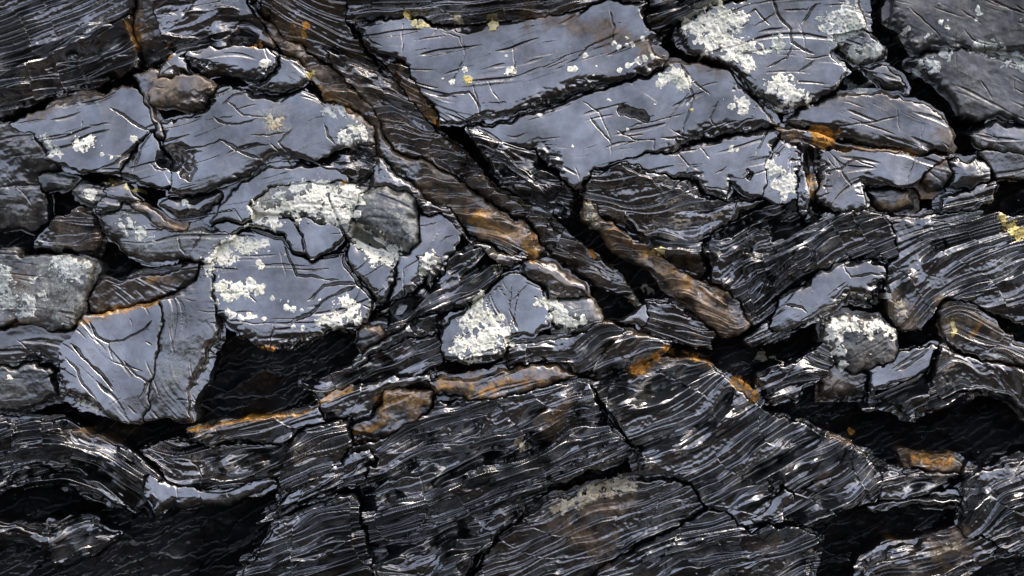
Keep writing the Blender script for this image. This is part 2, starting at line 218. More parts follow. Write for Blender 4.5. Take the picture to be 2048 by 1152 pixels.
# ------------------------------------------------------------------ the blocks of the face
# name ; label ; lift tilt_up tilt_side bedding grain dome ; brown rust pale dry ; outline
BLOCKS = """
layered_rock;dark finely layered block filling the top left corner;8 -.10 0 1.0 .5 0;.05 0 0 .1;-96,-96 262,-96 258,20 262,60 272,95 282,130 240,150 200,165 130,185 70,205 20,225 -96,250
layered_rock;dark layered block above the long slab tip, left of the brown vein;4 .02 0 .8 .3 0;.05 0 0 .1;302,-96 480,-96 500,20 530,60 545,95 500,95 440,92 395,95 350,105 318,85 302,40
layered_rock;black layered shelf with thin lines along the top edge, above the big striped slab;14 -.22 0 1.0 .2 0;0 .05 0 0;690,-96 1283,-96 1283,-3 1200,3 1100,24 1020,45 900,52 830,35 760,40 700,48
layered_rock;black layered wedge at the top edge left of the largest white lichen;0 -.12 0 1.1 .3 0;0 0 0 0;1290,-96 1480,-96 1470,0 1400,22 1350,45 1315,60 1298,20
dark_rock;black rough rock right of the upper end of the brown vein;-10 -.3 0 .47 .7 0;.08 .06 0 .1;505,-96 688,-96 700,45 722,80 740,128 780,165 790,190 760,180 700,150 640,112 570,72 525,20
dark_rock;mottled dark ridge of broken slate beside the brown vein;-8 -.06 .05 .8 1.2 3;.25 .05 .1 .25;640,95 690,118 750,145 800,175 830,205 850,240 880,268 930,305 965,355 1000,385 1060,425 1110,455 1160,485 1200,515 1250,560 1272,600 1240,590 1180,560 1130,520 1085,480 1060,450 1000,410 930,370 850,320 790,290 760,250 730,205 690,160
rock_shard;thin black shard with an orange tip left of the striped slab;16 -.05 .1 .8 .5 6;.2 .3 0 .1;785,128 815,140 850,190 882,235 872,250 848,236 822,205 800,170
brown_rock;long brown vein running down from the top edge to the middle of the face;-6 .0 -.05 1.0 .5 2;.75 .12 .15 .35;478,-20 520,28 570,72 620,108 680,155 722,196 752,238 765,270 800,308 850,332 900,360 960,398 1010,436 1060,468 1088,500 1075,517 1020,502 960,474 925,446 890,420 850,395 815,368 780,340 750,312 745,270 735,240 700,210 650,200 622,155 602,112 560,96 530,62 500,25
slate_rib;grey striped rib under the brown vein, right of the granular cobble;8 .04 0 .7 .4 5;.25 0 .1 .15;746,314 790,347 850,400 900,432 940,475 990,502 1062,510 1020,528 982,528 958,498 930,478 900,452 862,437 840,410 805,390 742,385 744,350
slate_slab;large bright striped slab at the top, between the black shelf and the long black crack;22 .16 0 .42 .05 0;.03 0 0 0;725,60 760,47 815,40 860,52 950,57 1020,47 1100,27 1180,7 1283,1 1295,40 1312,65 1300,90 1315,110 1325,118 1290,145 1200,172 1100,206 1000,228 930,240 885,244 870,215 840,185 805,130 790,118 750,110 735,90
slate_slab;broad bright slab with a dark oval pit, below the long black crack;20 .17 0 .16 .05 0;.03 0 .05 0;945,254 1010,244 1100,220 1200,186 1300,148 1345,128 1400,130 1450,145 1480,180 1520,210 1545,250 1480,266 1400,281 1320,305 1250,325 1190,337 1160,370 1150,382 1120,352 1090,312 1060,293 1040,295 1000,285 970,270
slate_slab;smooth bright slab with a ragged lower edge, left of the upright white lichen;17 .19 .02 .12 .05 0;0 0 .05 0;1192,336 1260,322 1330,307 1420,283 1500,266 1562,258 1562,285 1545,300 1530,340 1520,395 1490,392 1470,375 1455,362 1450,402 1420,390 1395,358 1350,347 1300,347 1260,332
dark_rock;big black jagged rock under the smooth ragged slab;0 -.34 0 .47 .8 0;.02 .02 0 .1;1160,392 1185,342 1260,335 1300,350 1390,362 1410,392 1450,408 1530,405 1480,425 1425,452 1400,485 1425,535 1400,562 1350,545 1300,505 1240,452 1180,422
layered_rock;dark pleated spur pointing down right between the brown vein and the pitted slab;20 -.04 .05 1.0 .3 8;0 0 0 0;945,256 990,277 1040,296 1070,296 1092,322 1122,357 1162,402 1150,422 1110,412 1060,392 1010,362 980,332 955,300
brown_rock;brown and ochre finger of rock with a rounded lower right end;10 .0 0 .95 .9 6;.7 .3 .25 .5;1165,402 1190,412 1196,440 1240,460 1290,490 1330,520 1380,550 1430,570 1480,603 1495,630 1485,655 1450,662 1410,642 1380,602 1340,572 1300,542 1250,512 1205,472 1165,432
layered_rock;dark bundle of thin folded layers right of the ochre finger of rock;6 -.11 0 1.35 .2 0;0 0 0 0;1397,488 1430,457 1520,420 1590,402 1640,425 1760,430 1792,470 1790,512 1740,512 1690,520 1620,556 1560,590 1535,640 1505,640 1482,602 1432,562 1425,525
layered_rock;grey layered mass against the right edge below the yellow lichen;8 .05 0 .9 .2 0;0 0 0 .05;1762,430 1880,432 1960,425 2020,440 2144,410 2144,640 2040,650 1960,610 1890,590 1860,615 1840,655 1805,650 1780,602 1772,560 1790,515 1792,470
slate_slab;smooth bright oval slab lying among dark layers above the lichened cobble;20 .18 0 .22 .05 4;0 0 0 0;1535,650 1545,620 1560,592 1620,562 1680,526 1740,515 1772,530 1770,562 1740,602 1700,596 1650,620 1590,652 1560,667
dark_rock;thin pale edged shard between the ochre finger tip and the smooth oval slab;12 .06 0 .7 .3 4;.1 0 .1 0;1490,672 1530,640 1540,660 1590,660 1570,680 1530,680 1500,690
cobble;rounded granular cobble ringed with white lichen in the lower right;26 -.02 0 .1 1.6 12;.3 .05 .45 .7;1648,645 1700,630 1760,632 1790,652 1790,700 1760,738 1700,745 1660,722 1645,685
slate_slab;small bright slab just below right of the lichened cobble;16 .16 0 .35 .05 0;0 0 0 0;1735,742 1790,705 1828,682 1870,692 1848,730 1800,760 1740,787
layered_rock;fan of fine layers hanging below the small bright slab in the lower right;4 -.05 0 1.2 .2 0;0 0 0 0;1735,790 1800,762 1850,733 1875,700 1900,720 1930,765 1960,785 1900,800 1850,815 1820,828 1790,800 1740,802
layered_rock;pleated dark wedge left of the lichened cobble;12 .05 0 1.1 .2 0;0 0 0 0;1525,762 1580,730 1620,702 1644,692 1664,728 1660,752 1620,762 1590,790 1545,796
brown_rock;brown granular clump directly under the lichened cobble;2 -.06 0 .3 1.8 3;.4 .08 .2 .5;1640,755 1668,730 1700,748 1732,748 1732,792 1690,792 1650,785
slate_slab;curved grey brown slab near the right edge under the layered mass;8 .0 0 .7 .5 3;.2 .05 .1 .2;1868,622 1898,600 1950,602 1992,640 2020,676 2060,700 2144,715 2144,745 2060,735 1990,720 1930,700 1895,680 1880,650
dark_rock;dull dark folded rock at the right edge under the curved brown slab;2 -.1 .05 .6 .9 0;.1 .03 .06 .2;1860,755 1878,692 1930,710 1990,728 2060,745 2144,755 2144,860 2048,825 1990,795 1930,775 1880,795
slate_slab;grey slab at the top with forked cracks, right of the largest white lichen;18 .11 -.03 .22 .25 0;.03 0 .12 .1;1482,-96 1700,-96 1720,20 1732,60 1680,78 1662,110 1692,150 1652,182 1600,212 1562,217 1510,192 1480,150 1440,122 1380,100 1350,60 1400,25 1482,3
dark_rock;dark rough knob under the grey green lichen near the top right;16 -.1 0 .2 1.2 6;.2 0 .4 .4;1665,76 1722,58 1762,90 1766,110 1722,127 1690,112
slate_slab;dull blue grey slab in the top right corner;22 .02 0 .12 .7 0;.12 0 .15 .75;1778,-96 2144,-96 2144,118 2040,96 1960,94 1900,98 1832,108 1812,80 1800,48 1782,30
slate_slab;dull grey slab at the right edge below the corner slab;16 .03 0 .2 .8 0;.1 0 .2 .7;1820,124 1880,106 1922,98 1960,104 2040,132 2144,152 2144,238 2048,240 2000,230 1960,242 1922,226 1900,180 1862,150
slate_slab;swirled grey brown slab above the ochre clump on the right;14 .08 0 .4 .25 5;.2 0 .12 .2;1602,217 1680,192 1760,190 1840,210 1890,240 1910,272 1902,300 1840,302 1760,296 1700,288 1660,270 1602,258 1570,240
rock_shard;small grey shard in the black cleft above the swirled slab;6 .10 0 .3 .3 3;.05 0 .05 0;1728,140 1775,130 1805,160 1812,180 1760,172
rock_shard;squat grey shard at the right edge below the dull grey slab;12 .06 0 .3 .5 5;.1 0 .15 .3;1942,268 1990,248 2060,247 2144,250 2144,300 2040,306 1970,294
slate_slab;cracked bright slab between the vertical rib and the orange brown stone;16 .15 0 .2 .1 0;.05 .05 .05 0;1640,302 1700,300 1800,306 1906,313 1868,342 1830,366 1770,372 1728,380 1722,422 1690,426 1660,412 1634,396 1645,350
slate_slab;thin brownish ledge running under the swirled slab to the ochre clump;8 .08 0 .6 .2 0;.4 .2 .15 .2;1548,258 1600,265 1660,278 1705,294 1800,304 1790,308 1700,306 1650,304 1600,290 1565,285
slate_slab;bright corner slab under the vertical white lichen, left of the upright dark rib;15 .15 -.03 .2 .1 0;0 0 .05 0;1562,282 1602,300 1602,340 1592,402 1560,412 1522,397 1532,340 1547,300
layered_rock;upright dark ribbed splinter between two bright slabs on the right;22 -.05 .1 .9 .2 8;0 0 0 0;1604,292 1630,296 1641,322 1628,400 1616,442 1602,432 1590,385
cobble;small rounded bluish pebble of slate beside the orange brown stone;26 .14 0 .15 .1 14;0 0 .1 0;1900,322 1950,315 1976,338 1973,366 1936,380 1893,372
brown_rock;upright orange brown stone left of the bluish pebble;22 .05 0 .1 1.3 8;.6 .45 .2 .7;1872,332 1897,325 1901,342 1880,376 1860,383 1850,362
brown_rock;reddish brown stone sunk in the dark hollow under the cracked bright slab;0 .04 0 .2 1.4 8;.8 .25 .25 .6;1738,384 1780,374 1828,382 1832,410 1790,422 1745,414
layered_rock;short layered slab beneath the bluish pebble;10 .04 0 .9 .2 3;0 0 0 0;1880,402 1950,378 1988,370 1984,402 1950,420 1882,428
rock_shard;dull broken rock at the right edge beside the bluish pebble;8 .02 0 .4 .9 0;.1 0 .15 .3;1962,302 2144,310 2144,352 2040,356 1992,362 1978,332
crusted_rock;rough grey crusted rock at the left edge below the top left layered block;8 -.2 0 .25 2.4 4;.1 0 .25 .45;-96,252 20,246 60,266 92,300 118,330 80,345 88,380 100,412 95,440 60,456 20,460 -96,452
slate_slab;pale smooth slab with two small white lichens, left of the brown square stone;18 .20 .02 .12 .05 0;.02 0 .08 0;10,250 60,232 120,215 200,190 262,170 288,190 304,232 312,262 300,264 280,290 262,320 250,346 204,341 165,340 130,330 92,323 100,300 60,268 20,262
slate_slab;narrow bright wedge of slate split off the right end of the pale smooth slab;16 .17 .04 .1 .05 0;0 0 .03 0;302,264 316,285 332,328 347,368 320,374 300,373 264,354 254,346 266,320 284,290
brown_rock;grey brown sliver curving down the left side of the brown square stone;16 .04 .05 .3 .5 5;.55 0 .1 .4;273,152 300,135 320,142 325,160 311,187 308,215 320,245 324,276 312,268 306,232 292,192
brown_stone;brown square stone in a black socket under the long slab tip;22 .05 0 .1 .3 0;1.0 .05 .2 .6;312,155 345,150 380,151 410,146 423,165 425,186 410,205 392,216 345,209 310,212 306,188
slate_slab;grey crumpled slab left of the long slab tip, above the brown square stone;18 .10 0 .3 .2 4;.15 0 .1 .1;322,140 350,110 383,96 380,116 388,142 370,152 340,151 322,150
slate_slab;long bright slab tip with a white dot at its right end;26 .19 0 .12 .05 4;0 0 .03 0;383,96 470,96 528,99 556,114 552,135 528,150 495,158 455,150 420,140 392,126 382,112
slate_slab;small kite shaped bright slab right of the long slab tip;20 .15 0 .2 .2 4;.05 0 .1 .05;500,172 530,157 556,140 565,112 600,118 622,138 600,166 566,184 556,182
slate_slab;large rippled bright slab left of the brown vein, above the black curved gap;16 .15 0 .3 .15 3;.03 0 .08 .05;428,182 460,172 500,188 560,198 600,182 640,203 680,216 720,236 742,256 745,286 700,292 655,300 640,318 600,313 577,303 540,320 490,350 440,370 400,382 352,380 340,345 335,300 325,252 380,236 420,215
layered_rock;dark layered lens below the ring shaped lichen, left of the brown vein;20 -.12 0 1.2 .2 8;0 0 0 0;622,318 645,308 700,296 744,290 745,330 740,350 715,362 680,352 645,332
slate_slab;bright flat slab between the black curved gap and the lichened boulder;16 .15 0 .25 .1 0;0 0 .05 0;420,440 452,402 480,370 540,340 600,325 640,330 690,352 696,366 640,364 590,368 555,372 520,392 498,415 505,440 480,446 440,440
crusted_rock;mottled green grey boulder top carrying the wide belt of white lichen;22 .06 0 .1 1.0 6;.15 0 .8 .6;500,415 540,382 560,370 640,362 700,372 735,382 738,400 712,430 692,470 660,448 600,432 565,442 530,432
cobble;dark granular cobble in the middle left with white lichen on its lower left;30 .03 0 .05 1.6 14;.05 0 .5 .7;705,425 725,392 770,378 815,393 836,412 836,450 826,490 815,506 790,482 760,462 720,452 702,442
slate_slab;small bright triangular slab under the belt of white lichen;24 .19 0 .06 .05 0;0 0 .03 0;586,442 610,436 655,448 687,462 664,492 630,518 612,492 600,466
slate_slab;broad smooth bright slab dotted with white lichen left of centre;15 .19 0 .08 .05 0;0 0 .03 0;412,522 440,485 480,457 560,472 590,505 630,520 690,502 700,540 720,575 742,600 745,642 720,656 660,662 622,674 590,690 545,700 520,690 490,670 460,650 440,630 430,590 425,550
slate_slab;thin bluish strip of slate above the broad dotted slab;14 .12 0 .3 .1 0;0 0 .05 0;425,446 480,450 540,440 590,450 602,472 620,505 592,502 562,468 480,454 440,474
slate_slab;bright rounded slab directly under the granular cobble;18 .19 0 .06 .05 5;0 0 .05 0;694,488 740,505 792,522 798,510 790,556 771,598 756,603 734,572 716,556 699,536
slate_slab;bright upright slab right of the granular cobble;17 .18 .02 .12 .05 0;0 0 .05 0;839,431 883,436 923,467 905,498 884,544 866,578 850,560 838,568 792,596 780,598 794,560 800,512 820,507 834,484
layered_rock;dark folded bundle of layers sweeping between two lichened slabs left of centre;14 -.08 0 1.35 .2 4;0 0 0 0;884,548 905,502 925,470 962,500 1002,530 985,562 950,592 910,612 870,632 840,634 790,668 752,670 745,640 768,610 840,570 860,582
rock_shard;small mottled triangular shard carrying lichen above the folded bundle;26 .02 0 .1 1.2 4;.3 0 .5 .6;830,516 860,512 880,515 881,530 868,562 856,582 841,552
brown_rock;dull brown lump at the lower left end of the folded bundle;18 -.05 0 .2 1.2 6;.7 .1 .1 .5;712,690 735,655 768,645 775,670 750,690 722,700
slate_slab;long grey pointed slab running down left from the small notch, beneath the folded bundle;18 .12 0 .6 .2 3;.05 0 .08 .05;690,737 744,694 800,660 835,634 866,636 870,668 835,674 792,690 740,710 700,737
layered_rock;black layered block under the long grey pointed slab;6 -.22 0 .8 .3 0;0 .03 0 0;600,765 700,738 790,692 868,674 880,700 888,727 830,747 760,767 690,790 640,800
slate_slab;bright slab carrying the big lichen in the middle of the face;20 .18 0 .08 .05 0;0 0 .05 0;878,672 900,642 950,602 1000,562 1030,545 1060,560 1085,592 1100,622 1092,650 1060,665 1020,672 1015,702 960,714 920,716 890,716 878,698
cobble;rounded dark grey rock with patchy white lichen right of the big lichen slab;20 .04 .02 .4 .4 14;.05 0 .25 .3;1082,592 1130,598 1180,591 1202,620 1212,660 1180,667 1150,662 1108,652 1098,625
dark_rock;dark bluish angular rock above the rounded grey rock in the centre;22 -.02 .03 .2 .7 6;.3 .05 .1 .4;1052,520 1080,517 1112,530 1152,555 1176,575 1181,590 1130,596 1096,582 1070,562 1045,545
layered_rock;steeply pleated grey block below the rounded grey rock, above the orange crust;14 .0 0 1.0 .3 4;.1 0 0 .05;1025,690 1100,682 1160,668 1212,648 1245,655 1292,670 1342,688 1325,706 1290,722 1240,737 1200,746 1150,742 1130,722 1080,722 1020,732
rock_shard;small pale pointed shard in the black cleft between brown finger and pleated block;14 .16 0 .15 .2 3;0 0 .1 0;1242,640 1270,618 1292,610 1292,645 1268,642
layered_rock;dark layered splinter running under the ochre finger of rock;8 -.05 .05 1.1 .3 5;.05 0 0 0;1295,605 1340,605 1390,640 1430,665 1420,690 1385,690 1350,685 1310,668 1290,650
crusted_rock;large blotchy block with grey green crust at the left edge, middle height;20 .0 0 .15 1.2 0;.3 .0 .6 .6;-96,506 60,508 130,513 186,521 180,560 165,592 160,620 140,650 100,662 40,646 0,652 -96,662
slate_slab;stepped dull slab at the left edge under the blotchy block;12 .0 .02 .3 .8 0;.1 0 .15 .45;-96,668 30,660 60,652 120,667 152,652 150,682 135,712 118,735 60,722 0,730 -96,735
crusted_rock;dark crusted block at the left edge beside the big leaning slab;10 -.08 .02 .2 1.3 0;.15 0 .25 .5;-96,742 0,736 60,728 112,742 106,762 108,790 85,802 40,822 -96,832
dark_rock;rusty dark slanted rock above the big leaning slab on the left;-8 -.2 0 .3 1.2 0;.25 .05 .1 .2;168,632 165,600 200,560 240,560 330,545 392,522 388,560 340,590 260,610
slate_slab;big leaning pale slab with soft ribs and curved cracks in the lower left;24 .12 .04 .2 .1 0;.03 0 .03 .05;160,640 230,622 312,608 330,650 320,700 305,760 300,812 285,840 246,850 200,817 160,797 135,787 130,752 118,716 130,682 150,652
slate_slab;dull streaked flank of the big leaning slab, darker than its left half;20 .05 .06 .42 .6 0;.08 0 .12 .25;314,606 342,598 388,560 398,527 420,522 436,630 441,685 420,702 402,742 388,790 378,836 340,838 288,840 303,812 308,760 323,700 333,650
slate_slab;grey slab with frosted lichen in the left, under the brown curved sliver;18 .13 0 .2 .35 4;.03 0 .35 .1;204,462 194,434 225,420 262,406 292,415 330,442 365,461 402,454 420,464 468,468 437,504 418,518 386,515 310,518 255,510 225,478
brown_rock;thin curved brown sliver above the frosted slab on the left;22 .10 0 .4 .5 4;.85 .1 .15 .4;262,392 300,408 335,438 372,454 356,463 320,447 285,420 252,402
slate_slab;crescent shaped bright slab cupped in a black gap on the left;12 .16 0 .1 .1 3;0 0 .05 0;325,399 380,393 442,390 430,411 405,425 370,428 340,416
slate_slab;small grey slab beneath the yellow lichen streak;16 .10 0 .3 .3 3;.1 0 .1 .1;196,402 212,372 260,377 286,398 255,402 225,418 196,430
cobble;pale whitish pebble at the left under the smooth slab;16 .14 0 .1 .5 6;.05 0 .9 .5;77,352 109,344 152,361 128,382 92,380
cobble;mottled greenish pebble right of the pale whitish pebble;20 .08 0 .1 1.0 8;.4 0 .9 .6;150,384 170,370 205,380 206,392 190,412 170,406
dark_rock;faint dark ledges in the black hollow at the left, above the blotchy block;-8 -.10 0 .8 .8 0;.3 .05 .1 .2;70,470 110,440 160,425 190,440 200,470 190,500 120,498 60,492
slate_slab;narrow grey ledge under the thin ochre strip in the lower left middle;16 .12 0 .7 .15 3;.05 0 .05 0;372,860 430,847 520,838 640,817 652,845 602,860 572,884 540,890 500,880 432,895 400,880
slate_slab;grey layered ledge left of the brown rectangular stone;18 .12 0 .8 .2 3;.05 0 .05 .05;642,800 700,770 780,755 858,748 868,770 820,775 772,775 760,802 702,840 655,840
brown_rock;rust stained ledge with small bluish facets right of the brown rectangular stone;20 .10 0 .35 1.0 3;.3 .4 .15 .25;855,762 930,760 1000,747 1060,732 1110,735 1147,750 1100,766 1030,785 990,796 940,802 900,790 862,785
brown_stone;brown rectangular stone hanging below the rusty ledge in the lower middle;4 -.10 0 .4 1.8 0;.55 .25 .1 .5;770,775 858,782 856,820 820,850 760,890 712,896 700,862 740,836 766,806
layered_rock;dark sloping band of fine layers left of the brown rectangular stone;2 -.15 0 1.0 .2 0;0 .03 0 0;350,885 400,890 432,900 560,895 620,862 698,845 700,880 710,900 640,960 560,1000 540,965 400,985 330,962 280,905
layered_rock;very wide block of long black and silver layers at the bottom centre;6 -.14 0 1.35 .1 0;0 0 0 0;720,1008 702,962 692,922 712,900 760,892 860,822 950,803 1050,785 1100,768 1182,772 1192,800 1242,862 1258,902 1200,932 1100,960 1050,1010 1000,1062 950,1112 900,1248 750,1248 738,1100
layered_rock;broad silver grey pleated block sloping to the right of the diagonal slot;12 .02 0 1.25 .1 0;0 0 0 0;1190,776 1250,762 1300,737 1360,722 1420,732 1460,762 1500,792 1560,832 1640,862 1700,882 1760,942 1800,952 1762,1000 1700,1012 1600,1052 1500,1062 1450,1022 1400,1000 1382,962 1330,952 1275,950 1262,902 1232,852
brown_rock;gritty dark brown bed beneath the tan lichen strip at the bottom;-26 -.22 0 .46 .9 0;.07 .02 .05 .2;1050,1032 1100,1002 1280,962 1382,972 1402,1012 1350,1062 1200,1132 1150,1248 910,1248 1000,1080
layered_rock;faint silver layers crossing the black rock at the bottom right of centre;-6 -.20 0 .9 .2 0;0 0 0 0;1160,1248 1205,1135 1352,1066 1405,1016 1450,1026 1500,1066 1600,1056 1640,1080 1600,1248
layered_rock;steep teal grey crumpled column near the lower right corner;14 .01 0 .9 .5 3;0 0 0 .1;1922,942 1990,932 2144,902 2144,1082 2000,1102 1952,1082 1930,1052
layered_rock;low layered shelf at the bottom right beside a brown patch;6 -.02 0 1.1 .2 0;.08 .02 0 0;1690,1248 1740,1120 1800,1092 1900,1072 1962,1062 2000,1095 1950,1120 1900,1142 1840,1248
layered_rock;arched layered band curving across the left edge near the bottom;12 -.05 0 1.2 .15 0;0 0 0 .05;-96,852 60,842 130,852 200,872 272,912 322,970 342,1010 310,1032 280,1012 200,992 100,962 0,972 -96,992
slate_slab;thin bright curved strip right of the arched band;18 .14 0 .35 .1 3;.05 0 0 .05;288,952 330,968 400,982 460,974 532,963 542,974 470,1000 400,1010 352,1010 316,1034 290,1002
layered_rock;fan shaped grey fragment in the black at the bottom left;10 -.02 0 1.2 .2 2;.05 0 0 .05;-96,1052 20,1046 80,1060 152,1045 182,1042 182,1055 238,1070 200,1096 132,1126 100,1100 50,1072 0,1070 -96,1092
layered_rock;grey tapering strip of layers climbing toward the brown rectangular stone;14 .06 0 1.0 .2 3;.03 0 0 0;520,1042 560,1010 640,952 700,918 744,905 760,925 722,962 660,992 600,1006
layered_rock;small silver knot of layers alone in the black at the bottom;8 .05 0 1.0 .2 6;0 0 0 0;492,1118 515,1104 550,1103 552,1116 520,1130
layered_rock;black slab with one long thin line, left of the wide silver layered block;0 -.24 0 .6 .1 0;0 0 0 0;440,1248 500,1130 560,1050 700,990 720,1015 740,1100 752,1248
brown_rock;thin ochre topped ledge at the upper left corner of the steep teal column;-16 -.02 0 .7 1.0 1;.35 .15 .05 .4;1818,914 1860,917 1905,919 1924,934 1920,948 1860,941 1822,931
layered_rock;dim layered tail running from the silver pleated block to the teal column;0 -.04 0 .9 .3 0;0 0 0 0;1762,944 1800,949 1860,944 1920,951 1885,975 1825,997 1768,1000
slate_slab;thin silver ledge crossing the black rock left of the teal column;2 .07 0 .3 .2 2;0 0 0 0;1742,1014 1800,1001 1860,996 1921,1000 1921,1011 1860,1010 1790,1020 1750,1025
dark_rock;narrow rust tinged black rock between the two layered blocks at the top left;-16 -.22 0 .3 1.5 0;.15 .1 0 .5;264,-96 300,-96 302,40 318,85 350,105 330,116 286,128 273,95 263,60
rock_shard;upright grey hook shaped shard standing out of the silver pleated block;26 .10 .03 .5 .2 8;.03 0 .05 0;1500,1040 1535,1025 1548,990 1556,972 1585,978 1590,1000 1570,1030 1555,1050 1520,1048
rock_shard;small oval grey chip right of the hook shaped shard;26 .15 0 .3 .1 6;.03 0 .05 0;1598,976 1630,958 1662,952 1650,975 1620,984
"""
